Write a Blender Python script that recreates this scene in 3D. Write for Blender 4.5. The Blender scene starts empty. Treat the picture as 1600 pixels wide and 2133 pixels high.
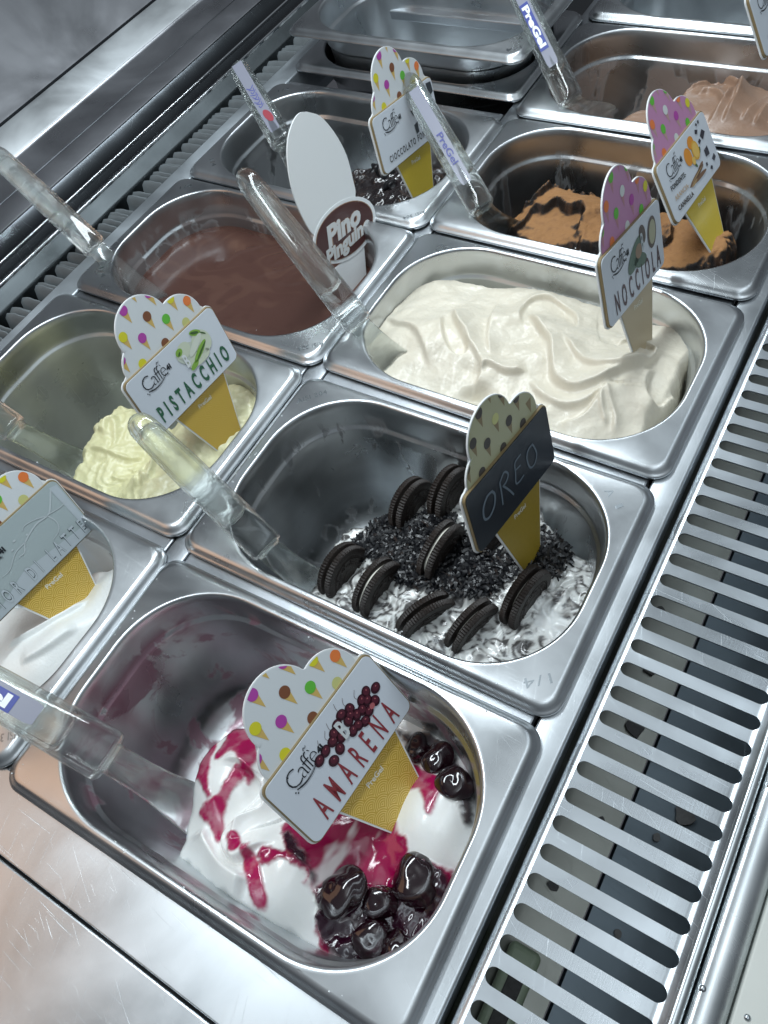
import bpy, bmesh, math, random
import numpy as np
from mathutils import Vector, Matrix, Euler
random.seed(7); rng = np.random.RandomState(7)
C = bpy.context.scene.collection
SC = bpy.context.scene

# ---------------------------------------------------------------- camera
CAM_R = Matrix(((0.85202789, 0.49703547, -0.1643296),
                (-0.34253847, 0.76670633, 0.5429814),
                (0.39587356, -0.40634609, 0.82350894)))
CAM_C = Vector((0.313433240, 0.0432156483, 0.418362513))
cd = bpy.data.cameras.new('camera'); cam = bpy.data.objects.new('camera', cd); C.objects.link(cam)
cd.sensor_fit = 'VERTICAL'; cd.sensor_height = 36.0; cd.sensor_width = 27.0
cd.lens = 1631.70770 * 36.0 / 2133.0
cd.clip_start = 0.01; cd.clip_end = 50
cam.matrix_world = Matrix.Translation(CAM_C) @ CAM_R.transposed().to_4x4()
SC.camera = cam

# ---------------------------------------------------------------- room light
w = bpy.data.worlds.new('World'); SC.world = w; w.use_nodes = True
wn = w.node_tree.nodes; wl = w.node_tree.links
bg = wn['Background']
bg.inputs['Strength'].default_value = WORLD_S = 1.0
tc = wn.new('ShaderNodeTexCoord'); dot = wn.new('ShaderNodeVectorMath'); dot.operation = 'DOT_PRODUCT'; dot.inputs[1].default_value = (0.28, 0.0, 0.96)
rmp = wn.new('ShaderNodeValToRGB')   # dim room behind the counter, lighter shop in front and above
wl.new(tc.outputs['Generated'], dot.inputs[0]); wl.new(dot.outputs['Value'], rmp.inputs[0]); wl.new(rmp.outputs[0], bg.inputs['Color'])
el = rmp.color_ramp.elements
el[0].position = 0.15; el[0].color = (0.052, 0.056, 0.064, 1)
el[1].position = 0.975; el[1].color = (0.95, 1.03, 1.08, 1)
for p_, c_ in ((0.35, (0.085, 0.092, 0.103, 1)), (0.52, (0.115, 0.128, 0.142, 1)), (0.72, (0.19, 0.212, 0.23, 1)), (0.88, (0.25, 0.28, 0.30, 1)), (0.93, (0.42, 0.46, 0.49, 1))):
    k_ = el.new(p_); k_.color = c_

def area(name, loc, target, sx, sy, power, col):
    l = bpy.data.lights.new(name, 'AREA'); l.shape = 'RECTANGLE'; l.size = sx; l.size_y = sy
    l.energy = power; l.color = col
    o = bpy.data.objects.new(name, l); C.objects.link(o); o.location = loc
    d = Vector(target) - Vector(loc)
    z = -d.normalized(); y = Vector((0, 1, 0)); x = y.cross(z).normalized(); y = z.cross(x)
    o.matrix_world = Matrix.Translation(loc) @ Matrix((x, y, z)).transposed().to_4x4()
    return o
# LED strip that runs along the top of the case, the lit front and an added warm light standing in for a person nearby
area('led_strip', (-0.05, 0.56, 0.62), (0.05, 0.56, 0.0), 0.06, 1.16, 6.0, (0.86, 0.95, 1.0))
area('front_lamp', (0.52, 0.45, 0.66), (0.32, 0.35, 0.0), 0.10, 1.3, 0.8, (0.80, 0.92, 1.0))
area('warm_fill', (-0.42, -0.20, 0.42), (-0.05, 0.05, 0.0), 0.48, 0.44, 0.62, (1.0, 0.62, 0.40))
SC.view_settings.view_transform = 'Standard'; SC.view_settings.look = 'None'
SC.view_settings.exposure = 0.14; SC.view_settings.gamma = 1.0
SC.cycles.max_bounces = 14; SC.cycles.transmission_bounces = 12; SC.cycles.glossy_bounces = 6
SC.cycles.transparent_max_bounces = 12; SC.cycles.caustics_refractive = False
FEAT={'L0': {'edge': [(0.1536, 0.0467), (0.1596, 0.0698), (0.172, 0.0922), (0.197, 0.0919), (0.2009, 0.1081), (0.2009, 0.1185), (0.1808, 0.1348), (0.1621, 0.1439), (0.1695, 0.1496), (0.1912, 0.1396), (0.212, 0.1407), (0.2251, 0.1259),
                 (0.2307, 0.0964), (0.2321, 0.0702), (0.2206, 0.0532), (0.1843, 0.0464)],
        'l1': [(0.1906, 0.0689)],
        'l2': [(0.2099, 0.127)],
        'l3': [(0.2042, 0.0995)],
        'sw1': [(0.1828, 0.0572), (0.1918, 0.0774), (0.2009, 0.0979), (0.2069, 0.1172)],
        'sw2': [(0.2036, 0.056), (0.2152, 0.0732), (0.2218, 0.096)]},
 'L1': {'edge': [(0.1227, 0.03), (0.1161, 0.0387), (0.1104, 0.0441), (0.1009, 0.0453), (0.0948, 0.0534), (0.0894, 0.0606), (0.0873, 0.0659), (0.0894, 0.0744), (0.0933, 0.0858), (0.093, 0.0956), (0.0971, 0.1022), (0.1045, 0.1066),
                 (0.1221, 0.1102), (0.1425, 0.1102), (0.1648, 0.1152), (0.1698, 0.1338), (0.1749, 0.1527), (0.1891, 0.1613), (0.2056, 0.1594), (0.2136, 0.1515), (0.2184, 0.1345), (0.2199, 0.1088), (0.216, 0.0817),
                 (0.2114, 0.0563), (0.1991, 0.0412), (0.1801, 0.034), (0.1451, 0.0297)],
        'l1': [(0.1381, 0.0678)],
        'l2': [(0.2089, 0.1239)],
        'l3': [(0.0982, 0.0603)],
        'l4': [(0.1717, 0.0438)],
        'sw1': [(0.1091, 0.0515), (0.1227, 0.0546), (0.1417, 0.0575), (0.1509, 0.0653), (0.1541, 0.0693)],
        'sw2': [(0.1407, 0.0391), (0.1509, 0.041), (0.1577, 0.0452)],
        'sw3': [(0.1527, 0.0494), (0.1545, 0.0534), (0.1602, 0.0513), (0.1614, 0.0469)],
        'sw4': [(0.1801, 0.034), (0.1757, 0.0407), (0.1672, 0.0431), (0.1655, 0.0511)],
        'sw5': [(0.1912, 0.0402), (0.1886, 0.0463), (0.1884, 0.0573), (0.192, 0.0651)],
        'sw6': [(0.1103, 0.0654), (0.1113, 0.0766), (0.1179, 0.0848)],
        'sw7': [(0.1854, 0.0352), (0.1855, 0.0425), (0.1782, 0.0467), (0.1794, 0.0559)]},
 'L2': {'edge': [(0.013, 0.0556), (0.0064, 0.0927), (0.0144, 0.1288), (0.0322, 0.1534), (0.0593, 0.1658), (0.0899, 0.1641)],
        'sw1': [(0.1183, 0.0854), (0.1436, 0.1076), (0.1688, 0.1297), (0.1962, 0.1356)],
        'sw2': [(0.1243, 0.1077), (0.1561, 0.1288), (0.1902, 0.1369)],
        'sw3': [(0.1254, 0.0946), (0.1636, 0.0979), (0.1969, 0.1064)],
        'sw4': [(0.0787, 0.0853), (0.0941, 0.1184), (0.1202, 0.1412)]},
 'L3': {'c': [(0.169, 0.0728), (0.1505, 0.0947), (0.1371, 0.1028)], 'edge': [(0.1245, 0.095), (0.1284, 0.1126), (0.1521, 0.1113), (0.1763, 0.0985), (0.1811, 0.0804), (0.1671, 0.0761)]},
 'R0': {'c': [(0.196, 0.0456), (0.2272, 0.0697), (0.2159, 0.051), (0.2022, 0.0277), (0.22, 0.0338), (0.2318, 0.0522), (0.1935, 0.135), (0.209, 0.1335), (0.2254, 0.1235), (0.2005, 0.1435), (0.1624, 0.054), (0.234, 0.0353),
              (0.2357, 0.1141)],
        'dark1': [(0.1764, 0.1392), (0.1867, 0.1413), (0.1944, 0.1485), (0.2101, 0.1436), (0.2228, 0.1376), (0.2351, 0.1257), (0.2433, 0.1124), (0.2398, 0.1061), (0.2314, 0.1148), (0.2217, 0.1246), (0.2079, 0.1266),
                  (0.199, 0.1251), (0.1898, 0.1298), (0.1831, 0.1328)],
        'dark2': [(0.1834, 0.0372), (0.1877, 0.0507), (0.2045, 0.0544), (0.2163, 0.0555), (0.2161, 0.0719), (0.2314, 0.0831), (0.2462, 0.0748), (0.248, 0.0522), (0.2401, 0.035), (0.2201, 0.0186), (0.2031, 0.0165),
                  (0.1899, 0.0247)],
        'dark3': [(0.148, 0.055), (0.1563, 0.058), (0.1702, 0.0524), (0.1805, 0.0467), (0.1807, 0.0413), (0.1705, 0.0469), (0.1589, 0.0491)],
        'edge': [(0.0881, 0.0287), (0.0773, 0.0449), (0.069, 0.0602), (0.0682, 0.075), (0.0696, 0.086), (0.0759, 0.0987), (0.0855, 0.1071), (0.1052, 0.1342), (0.1382, 0.1526), (0.1757, 0.1489), (0.1971, 0.1466), (0.2203, 0.1394),
                 (0.241, 0.1229), (0.2499, 0.0933), (0.2494, 0.0659), (0.2434, 0.0394), (0.2257, 0.0193), (0.194, 0.0113), (0.1397, 0.013), (0.1072, 0.018)],
        'lobeA': [(0.1598, 0.0353)],
        'lobeB': [(0.1087, 0.0648)],
        'lobeC': [(0.2218, 0.1066)],
        'lobeD': [(0.149, 0.0585)],
        's1': [(0.0774, 0.0482), (0.069, 0.0602), (0.0686, 0.0708), (0.0749, 0.0791), (0.0828, 0.0775), (0.0887, 0.0672), (0.0946, 0.0573), (0.1008, 0.0527), (0.0925, 0.0562), (0.081, 0.056)],
        's2': [(0.0753, 0.0995), (0.0812, 0.1049), (0.0909, 0.0953), (0.1058, 0.0894), (0.114, 0.0805), (0.118, 0.0697), (0.1086, 0.0777), (0.0997, 0.0796), (0.0918, 0.0722), (0.087, 0.0864)],
        's4': [(0.1011, 0.045), (0.1065, 0.0526), (0.1087, 0.0648), (0.108, 0.0734), (0.1133, 0.0711), (0.112, 0.0602), (0.1128, 0.0481), (0.1185, 0.039), (0.1159, 0.0352), (0.1079, 0.0409), (0.1001, 0.0413)],
        's5': [(0.1266, 0.0389), (0.1294, 0.0413), (0.135, 0.0376), (0.134, 0.0341)],
        's6': [(0.1393, 0.0385), (0.1438, 0.0386), (0.1532, 0.0316), (0.1594, 0.0267), (0.1633, 0.0192), (0.1592, 0.0183), (0.1516, 0.0251), (0.1443, 0.0325)],
        's7': [(0.1486, 0.0392), (0.1504, 0.0439), (0.1628, 0.0484), (0.1505, 0.0564), (0.1548, 0.0707), (0.17, 0.0788), (0.1886, 0.0918), (0.2074, 0.0872), (0.2196, 0.0767), (0.2267, 0.0805), (0.2417, 0.0805), (0.2484, 0.0734),
               (0.2446, 0.0426), (0.229, 0.0237), (0.2066, 0.0159), (0.1949, 0.0196), (0.1888, 0.0348), (0.1807, 0.0413), (0.1705, 0.0469), (0.1592, 0.0436), (0.1542, 0.0385)],
        's8': [(0.1926, 0.1249), (0.2117, 0.1224), (0.2185, 0.1199), (0.2181, 0.1106), (0.2205, 0.1045), (0.2177, 0.1044), (0.2129, 0.1115), (0.2061, 0.1133), (0.1993, 0.1128)],
        'swA': [(0.0936, 0.0698), (0.1073, 0.077), (0.1247, 0.0732), (0.1326, 0.0619), (0.1244, 0.0483), (0.123, 0.0355), (0.1368, 0.0312), (0.1449, 0.0444), (0.1535, 0.052)],
        'swB': [(0.1035, 0.037), (0.1127, 0.0299), (0.1307, 0.025), (0.1516, 0.0251)]},
 'R1': {'cook': [(0.0881, 0.1041), (0.1124, 0.1104), (0.1336, 0.1287), (0.0909, 0.0481), (0.12, 0.0465), (0.1492, 0.0845), (0.1585, 0.0434), (0.1889, 0.0487), (0.2125, 0.0787), (0.1786, 0.1124)],
        'crumb1': [(0.0909, 0.0723), (0.0916, 0.0878), (0.1012, 0.0988), (0.1177, 0.0974), (0.1262, 0.11), (0.1434, 0.1134), (0.1612, 0.1003), (0.1776, 0.0997), (0.1893, 0.101), (0.1968, 0.0925), (0.1916, 0.0745),
                   (0.1827, 0.0645), (0.1662, 0.0625), (0.1502, 0.0588), (0.1347, 0.0534), (0.1225, 0.0618), (0.1108, 0.0687), (0.0996, 0.0678)],
        'crumb2': [(0.1814, 0.1178), (0.1898, 0.1301), (0.2045, 0.1325), (0.2203, 0.1274), (0.226, 0.118), (0.2191, 0.103), (0.2052, 0.0965), (0.1951, 0.0997)],
        'crumb3': [(0.0867, 0.0661), (0.0873, 0.075), (0.0986, 0.0694), (0.0954, 0.0616)],
        'edge': [(0.077, 0.0385), (0.0702, 0.0458), (0.0625, 0.0593), (0.064, 0.0731), (0.0677, 0.087), (0.0758, 0.094), (0.0887, 0.1066), (0.0943, 0.125), (0.0998, 0.1367), (0.1085, 0.1428), (0.1208, 0.1458), (0.1379, 0.1464),
                 (0.1623, 0.1503), (0.1892, 0.1512), (0.2086, 0.147), (0.228, 0.1371), (0.2391, 0.1241), (0.245, 0.1056), (0.2467, 0.0877), (0.244, 0.0754), (0.2386, 0.0584), (0.2288, 0.0448), (0.2108, 0.0315), (0.1883, 0.0265),
                 (0.1371, 0.0236), (0.0929, 0.0276)],
        'white1': [(0.2193, 0.0839), (0.2315, 0.0859), (0.2433, 0.0769), (0.2373, 0.0613), (0.2234, 0.0672)],
        'white2': [(0.1026, 0.1391), (0.115, 0.1456), (0.1249, 0.1453), (0.1225, 0.1351), (0.1104, 0.1321)],
        'white3': [(0.1992, 0.1406), (0.2187, 0.1431), (0.2329, 0.1292), (0.2273, 0.1226), (0.2103, 0.131)]},
 'R2': {'dimple': [(0.1168, 0.031)],
        'edge': [(-0.0035, 0.0842), (-0.0016, 0.0969), (0.0013, 0.1162), (0.0138, 0.1314), (0.0385, 0.1494), (0.0558, 0.1508), (0.0807, 0.1535), (0.098, 0.162), (0.113, 0.1754), (0.125, 0.1691), (0.1538, 0.1749), (0.1831, 0.1795),
                 (0.208, 0.173), (0.2259, 0.1632), (0.2377, 0.1517), (0.2441, 0.136), (0.2451, 0.1164), (0.2464, 0.0974), (0.2463, 0.0784), (0.2403, 0.0621), (0.2283, 0.0491), (0.2092, 0.0365), (0.1356, 0.0381), (0.0377, 0.0296),
                 (0.0101, 0.0461)],
        'f1': [(0.0602, 0.0878), (0.0657, 0.0746), (0.0761, 0.0597), (0.0872, 0.0522), (0.0959, 0.0529), (0.0973, 0.0612), (0.0889, 0.0726), (0.0762, 0.0813), (0.067, 0.0931), (0.0604, 0.0943)],
        'f10': [(0.0125, 0.0773), (0.0303, 0.0697), (0.048, 0.0652), (0.0636, 0.0522), (0.078, 0.0369)],
        'f11': [(0.192, 0.1041), (0.1957, 0.1131), (0.2057, 0.1195), (0.2167, 0.1135), (0.2214, 0.103)],
        'f2': [(0.0918, 0.1205), (0.0964, 0.1025), (0.1009, 0.0878), (0.1079, 0.0719), (0.1173, 0.0574)],
        'f2b': [(0.0664, 0.0943), (0.0864, 0.0716), (0.1053, 0.0579), (0.115, 0.0464), (0.1147, 0.0314), (0.1077, 0.0261)],
        'f3': [(0.1225, 0.0959), (0.1144, 0.1092), (0.1121, 0.125), (0.1165, 0.1351), (0.1286, 0.1394), (0.1499, 0.1304), (0.1619, 0.1107)],
        'f4': [(0.1173, 0.1158), (0.1331, 0.1026), (0.1483, 0.0899), (0.1575, 0.0731), (0.1663, 0.0593), (0.1802, 0.0541), (0.1934, 0.0606), (0.2044, 0.0769), (0.2136, 0.089), (0.2191, 0.1045), (0.2182, 0.1141), (0.2104, 0.1213)],
        'f5': [(0.1535, 0.0997), (0.169, 0.0851), (0.1832, 0.077), (0.199, 0.0772), (0.211, 0.0867), (0.2191, 0.1021)],
        'f6': [(0.1474, 0.0542), (0.1608, 0.045), (0.1774, 0.0399), (0.1924, 0.046), (0.1981, 0.0577), (0.2016, 0.0662), (0.2012, 0.0543), (0.1965, 0.0362), (0.1789, 0.0244)],
        'f7': [(0.2236, 0.099), (0.2215, 0.0861), (0.2253, 0.0734), (0.2319, 0.0668), (0.2388, 0.0707), (0.2436, 0.09), (0.2473, 0.1082), (0.2453, 0.1245)],
        'f8': [(0.2001, 0.0656), (0.2072, 0.0544), (0.2162, 0.0443), (0.2199, 0.0325)],
        'f8b': [(0.1987, 0.0627), (0.2036, 0.0483), (0.2134, 0.0364)],
        'f9': [(0.1136, 0.0433), (0.1161, 0.0519), (0.1337, 0.0513), (0.1455, 0.0584)]},
 'R3': {'d1': [(0.0524, 0.0717)],
        'd2': [(0.0999, 0.0868)],
        'd3': [(0.1747, 0.1009)],
        'd4': [(0.1191, 0.0665)],
        'edge': [(0.0385, 0.0569), (0.0339, 0.0763), (0.0321, 0.0899), (0.0443, 0.1044), (0.0489, 0.1203), (0.0571, 0.1338), (0.0702, 0.1358), (0.0838, 0.1362), (0.098, 0.1458), (0.1204, 0.1453), (0.1541, 0.1414),
                 (0.1846, 0.1371), (0.2085, 0.1312), (0.2223, 0.1307), (0.2316, 0.1192), (0.2316, 0.1004), (0.2299, 0.0875), (0.2103, 0.0657), (0.193, 0.0598), (0.1525, 0.0616), (0.1109, 0.0605), (0.0686, 0.0565)],
        'k1': [(0.0431, 0.0618), (0.0524, 0.0717), (0.0576, 0.0907), (0.0697, 0.0945)],
        'k2': [(0.0644, 0.0859), (0.0723, 0.0988), (0.0856, 0.0995), (0.1007, 0.1007), (0.1036, 0.0779), (0.0945, 0.0683)],
        'k3': [(0.1066, 0.0656), (0.121, 0.0671), (0.1323, 0.0708)],
        'k4': [(0.1744, 0.0847), (0.1786, 0.0956), (0.1763, 0.1079)],
        'k5': [(0.0439, 0.09), (0.0534, 0.1), (0.0627, 0.1208)],
        'k6': [(0.0503, 0.1171), (0.0599, 0.1273), (0.0736, 0.1277), (0.0871, 0.1282), (0.1018, 0.1362)],
        'l1': [(0.0654, 0.1253)],
        'l2': [(0.103, 0.1223)],
        'l3': [(0.209, 0.0992)],
        'l4': [(0.0803, 0.0704)],
        'l5': [(0.1461, 0.1116)]},
 'R4': {'edge': [(0.0718, 0.0646), (0.0754, 0.0924), (0.0899, 0.1107), (0.1087, 0.1173), (0.1118, 0.135), (0.1256, 0.1425), (0.1377, 0.1474), (0.1439, 0.1638), (0.157, 0.1582), (0.1909, 0.1554), (0.2554, 0.1483), (0.2724, 0.0773),
                 (0.2154, 0.0692), (0.1527, 0.0677)],
        'sw1': [(0.117, 0.1067), (0.1329, 0.1272), (0.1514, 0.14), (0.1686, 0.1274), (0.1724, 0.1081), (0.1669, 0.0909), (0.163, 0.0627)],
        'sw2': [(0.1372, 0.1075), (0.1463, 0.1139), (0.157, 0.1083), (0.1681, 0.0872)],
        'sw3': [(0.1704, 0.1361), (0.1758, 0.0971), (0.1748, 0.0658)],
        'sw4': [(0.2012, 0.1192), (0.1957, 0.0943), (0.1885, 0.0695)],
        'sw5': [(0.0754, 0.0924), (0.0725, 0.075)],
        'sw6': [(0.2053, 0.1045), (0.2028, 0.0846), (0.2011, 0.0691)]}}

# ================================================================ helpers
def tag(o, label=None, cat=None, group=None, kind=None):
    if label: o['label'] = label
    if cat: o['category'] = cat
    if group: o['group'] = group
    if kind: o['kind'] = kind
    return o
def empty(name, loc=(0, 0, 0), rz=0.0):
    o = bpy.data.objects.new(name, None); C.objects.link(o); o.location = loc; o.rotation_euler = (0, 0, rz)
    o.empty_display_size = 0.01
    return o
def link(name, me, mat, parent=None, smooth=None):
    o = bpy.data.objects.new(name, me); C.objects.link(o)
    if mat is not None and len(me.materials) == 0: me.materials.append(mat)
    if smooth is not None:
        me.shade_smooth()
        if smooth < 3.1: me.set_sharp_from_angle(angle=smooth)
    if parent is not None: o.parent = parent
    return o
def pyd(name, v, f, mat, parent=None, smooth=None):
    me = bpy.data.meshes.new(name); me.from_pydata([tuple(a) for a in v], [], f); me.update()
    return link(name, me, mat, parent, smooth)
class MB:
    def __init__(s): s.v = []; s.f = []
    def add(s, v, f):
        n = len(s.v); s.v += [tuple(a) for a in v]; s.f += [tuple(i + n for i in a) for a in f]
    def box(s, x0, x1, y0, y1, z0, z1):
        s.add([(x0,y0,z0),(x1,y0,z0),(x1,y1,z0),(x0,y1,z0),(x0,y0,z1),(x1,y0,z1),(x1,y1,z1),(x0,y1,z1)],
              [(3,2,1,0),(4,5,6,7),(0,1,5,4),(1,2,6,5),(2,3,7,6),(3,0,4,7)])
    def build(s, name, mat, parent=None, smooth=None): return pyd(name, s.v, s.f, mat, parent, smooth)
def bevel(o, w, seg=2):
    m = o.modifiers.new('bevel', 'BEVEL'); m.width = w; m.segments = seg; m.limit_method = 'ANGLE'; m.angle_limit = 0.6
    return o

# ---- 2D noise
_perm = rng.permutation(256); _grad = rng.uniform(0, 2 * math.pi, 256)
def perlin(x, y):
    xi = np.floor(x).astype(int); yi = np.floor(y).astype(int); xf = x - xi; yf = y - yi
    def g(ix, iy, dx, dy):
        h = _perm[(_perm[ix & 255] + iy) & 255]; a = _grad[h]; return np.cos(a) * dx + np.sin(a) * dy
    u = xf * xf * xf * (xf * (xf * 6 - 15) + 10); v = yf * yf * yf * (yf * (yf * 6 - 15) + 10)
    a = g(xi, yi, xf, yf); b = g(xi + 1, yi, xf - 1, yf); c = g(xi, yi + 1, xf, yf - 1); d = g(xi + 1, yi + 1, xf - 1, yf - 1)
    return ((a * (1 - u) + b * u) * (1 - v) + (c * (1 - u) + d * u) * v) * 1.5
def fbm(x, y, o=4, s=1.0, seed=0.0):
    r = 0; a = 1.0; t = 0
    for i in range(o):
        r = r + a * perlin(x * s + seed + 17.3 * i, y * s - seed + 9.1 * i); t += a; a *= .5; s *= 2.03
    return r / t
def catmull(P, n=8):
    P = np.array(P, float)
    if len(P) < 3: return P
    Q = np.vstack([2 * P[0] - P[1], P, 2 * P[-1] - P[-2]]); out = []
    for i in range(1, len(Q) - 2):
        p0, p1, p2, p3 = Q[i - 1], Q[i], Q[i + 1], Q[i + 2]
        for k in range(n):
            t = k / n
            out.append(.5 * ((2 * p1) + (-p0 + p2) * t + (2 * p0 - 5 * p1 + 4 * p2 - p3) * t * t + (-p0 + 3 * p1 - 3 * p2 + p3) * t ** 3))
    out.append(P[-1]); return np.array(out)
def seg_dist(X, Y, P, closed=False):
    """distance, side and arc parameter of every grid point to a polyline"""
    P = np.array(P, float); Q = np.vstack([P, P[:1]]) if closed else P
    best = np.full(X.shape, 1e9); side = np.zeros(X.shape); par = np.zeros(X.shape)
    L = np.concatenate([[0], np.cumsum(np.linalg.norm(Q[1:] - Q[:-1], axis=1))]); T = max(L[-1], 1e-9)
    for i in range(len(Q) - 1):
        a, b = Q[i], Q[i + 1]; d = b - a; l2 = d @ d + 1e-14
        t = np.clip(((X - a[0]) * d[0] + (Y - a[1]) * d[1]) / l2, 0, 1)
        ex = X - a[0] - t * d[0]; ey = Y - a[1] - t * d[1]; r = np.hypot(ex, ey)
        m = r < best
        best[m] = r[m]; side[m] = (d[0] * ey - d[1] * ex)[m]; par[m] = ((L[i] + t * math.sqrt(l2)) / T)[m]
    return best, np.sign(side), par
def inside(X, Y, P):
    P = np.array(P); r = np.zeros(X.shape, bool); j = len(P) - 1
    for i in range(len(P)):
        xi, yi = P[i]; xj, yj = P[j]
        c = ((yi > Y) != (yj > Y)) & (X < (xj - xi) * (Y - yi) / (yj - yi + 1e-15) + xi)
        r ^= c; j = i
    return r
def psdf(X, Y, P):
    d, _, _ = seg_dist(X, Y, P, True); return np.where(inside(X, Y, P), d, -d)
def sstep(a, b, x):
    t = np.clip((x - a) / (b - a), 0, 1); return t * t * (3 - 2 * t)

# ================================================================ materials
def mat(name):
    m = bpy.data.materials.new(name); m.use_nodes = True
    nt = m.node_tree; b = nt.nodes['Principled BSDF']
    return m, nt, b
def N(nt, t, **kw):
    n = nt.nodes.new(t)
    for k, v in kw.items():
        if k in n.inputs: n.inputs[k].default_value = v
        else: setattr(n, k, v)
    return n
def ramp(nt, src, a, b, ca=(0, 0, 0, 1), cb=(1, 1, 1, 1)):
    r = nt.nodes.new('ShaderNodeValToRGB'); r.color_ramp.elements[0].position = a; r.color_ramp.elements[1].position = b
    r.color_ramp.elements[0].color = ca; r.color_ramp.elements[1].color = cb; nt.links.new(src, r.inputs[0]); return r
def steel(name, base=(.60, .62, .64), rough=.26, brush=(1, 60, 1), bump=.12, scr=.35, residue=None, seed=0.0, spots=None, warm=0):
    m, nt, b = mat(name); L = nt.links
    b.inputs['Metallic'].default_value = 1.0
    tc_ = N(nt, 'ShaderNodeTexCoord'); oi = N(nt, 'ShaderNodeObjectInfo'); va = N(nt, 'ShaderNodeVectorMath', operation='ADD'); L.new(tc_.outputs['Object'], va.inputs[0]); L.new(oi.outputs['Location'], va.inputs[1])
    class _T: outputs = {'Object': va.outputs[0]}
    tc = _T; mp = N(nt, 'ShaderNodeMapping'); L.new(tc.outputs['Object'], mp.inputs[0])
    mp.inputs['Scale'].default_value = [40 * k for k in brush]; mp.inputs['Location'].default_value = (seed, seed * 2, 0)
    n1 = N(nt, 'ShaderNodeTexNoise', Scale=1.0, Detail=6.0, Roughness=.7); L.new(mp.outputs[0], n1.inputs['Vector'])
    n2 = N(nt, 'ShaderNodeTexNoise', Scale=22.0, Detail=4.0); L.new(tc.outputs['Object'], n2.inputs['Vector'])
    # scratches: three families of long thin marks
    sc = None
    for i, (ang, st, th) in enumerate(((.5, 60, .705), (1.25, 90, .71), (.1, 64, .705))):
        r = N(nt, 'ShaderNodeVectorRotate', rotation_type='Z_AXIS'); r.inputs['Angle'].default_value = ang
        wv = N(nt, 'ShaderNodeTexNoise', Scale=9.0, Detail=1.0); L.new(tc.outputs['Object'], wv.inputs['Vector'])
        ad = N(nt, 'ShaderNodeMixRGB', blend_type='ADD'); ad.inputs[0].default_value = .012
        L.new(tc.outputs['Object'], ad.inputs[1]); L.new(wv.outputs['Color'], ad.inputs[2]); L.new(ad.outputs[0], r.inputs['Vector'])
        m2 = N(nt, 'ShaderNodeMapping'); m2.inputs['Scale'].default_value = (17, 17 * st * 1.9, 17); m2.inputs['Location'].default_value = (seed + i * 3, 0, i)
        L.new(r.outputs[0], m2.inputs[0])
        nn = N(nt, 'ShaderNodeTexNoise', Scale=1.0, Detail=2.0, Roughness=.5); L.new(m2.outputs[0], nn.inputs['Vector'])
        rp = ramp(nt, nn.outputs['Fac'], th, th + .05)
        if sc is None: sc = rp.outputs[0]
        else:
            mx = N(nt, 'ShaderNodeMath', operation='MAXIMUM'); L.new(sc, mx.inputs[0]); L.new(rp.outputs[0], mx.inputs[1]); sc = mx.outputs[0]
    # roughness
    mr = N(nt, 'ShaderNodeMapRange'); mr.inputs['From Min'].default_value = .3; mr.inputs['From Max'].default_value = .7
    mr.inputs['To Min'].default_value = rough * .75; mr.inputs['To Max'].default_value = rough * 1.4
    n5 = N(nt, 'ShaderNodeTexNoise', Scale=7.0, Detail=5.0, Distortion=1.5); L.new(tc.outputs['Object'], n5.inputs['Vector']); av = N(nt, 'ShaderNodeMath', operation='MULTIPLY_ADD'); L.new(n5.outputs['Fac'], av.inputs[0]); av.inputs[1].default_value = .6
    h2 = N(nt, 'ShaderNodeMath', operation='MULTIPLY'); L.new(n2.outputs['Fac'], h2.inputs[0]); h2.inputs[1].default_value = .4; L.new(h2.outputs[0], av.inputs[2]); L.new(av.outputs[0], mr.inputs['Value'])
    ma = N(nt, 'ShaderNodeMath', operation='MULTIPLY_ADD'); L.new(sc, ma.inputs[0]); ma.inputs[1].default_value = .22 * min(1, scr * 2); L.new(mr.outputs[0], ma.inputs[2])
    bu = N(nt, 'ShaderNodeBump'); bu.inputs['Strength'].default_value = bump; bu.inputs['Distance'].default_value = .0002; L.new(n1.outputs['Fac'], bu.inputs['Height'])
    bu2 = N(nt, 'ShaderNodeBump', invert=True); bu2.inputs['Strength'].default_value = scr; bu2.inputs['Distance'].default_value = .00012
    L.new(sc, bu2.inputs['Height']); L.new(bu.outputs[0], bu2.inputs['Normal']); L.new(bu2.outputs[0], b.inputs['Normal'])
    mc = N(nt, 'ShaderNodeMixRGB'); mc.inputs[1].default_value = (*[c * .72 for c in base], 1); mc.inputs[2].default_value = (*base, 1)
    r5 = ramp(nt, n5.outputs['Fac'], .34, .62); L.new(r5.outputs[0], mc.inputs[0]); col = mc.outputs[0]  # blotchy tone: wipe marks and soft reflections put into the base colour
    met = None; rg = ma.outputs[0]
    if residue:
        rc, thr, sx, ztop, opac = residue       # colour, noise threshold, scale vector, top height, opacity
        mp3 = N(nt, 'ShaderNodeMapping'); mp3.inputs['Scale'].default_value = sx; mp3.inputs['Location'].default_value = (seed * 1.7, 1, 2)
        L.new(tc.outputs['Object'], mp3.inputs[0])
        n3 = N(nt, 'ShaderNodeTexNoise', Scale=1.0, Detail=4.0, Roughness=.55, Distortion=.6); L.new(mp3.outputs[0], n3.inputs['Vector'])
        r3 = ramp(nt, n3.outputs['Fac'], thr, thr + .05)
        sp = N(nt, 'ShaderNodeSeparateXYZ'); L.new(tc_.outputs['Object'], sp.inputs[0])
        zr = N(nt, 'ShaderNodeMapRange'); zr.inputs['From Min'].default_value = ztop; zr.inputs['From Max'].default_value = ztop - .012
        L.new(sp.outputs['Z'], zr.inputs['Value'])
        mm = N(nt, 'ShaderNodeMath', operation='MULTIPLY'); L.new(r3.outputs[0], mm.inputs[0]); L.new(zr.outputs[0], mm.inputs[1])
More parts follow.
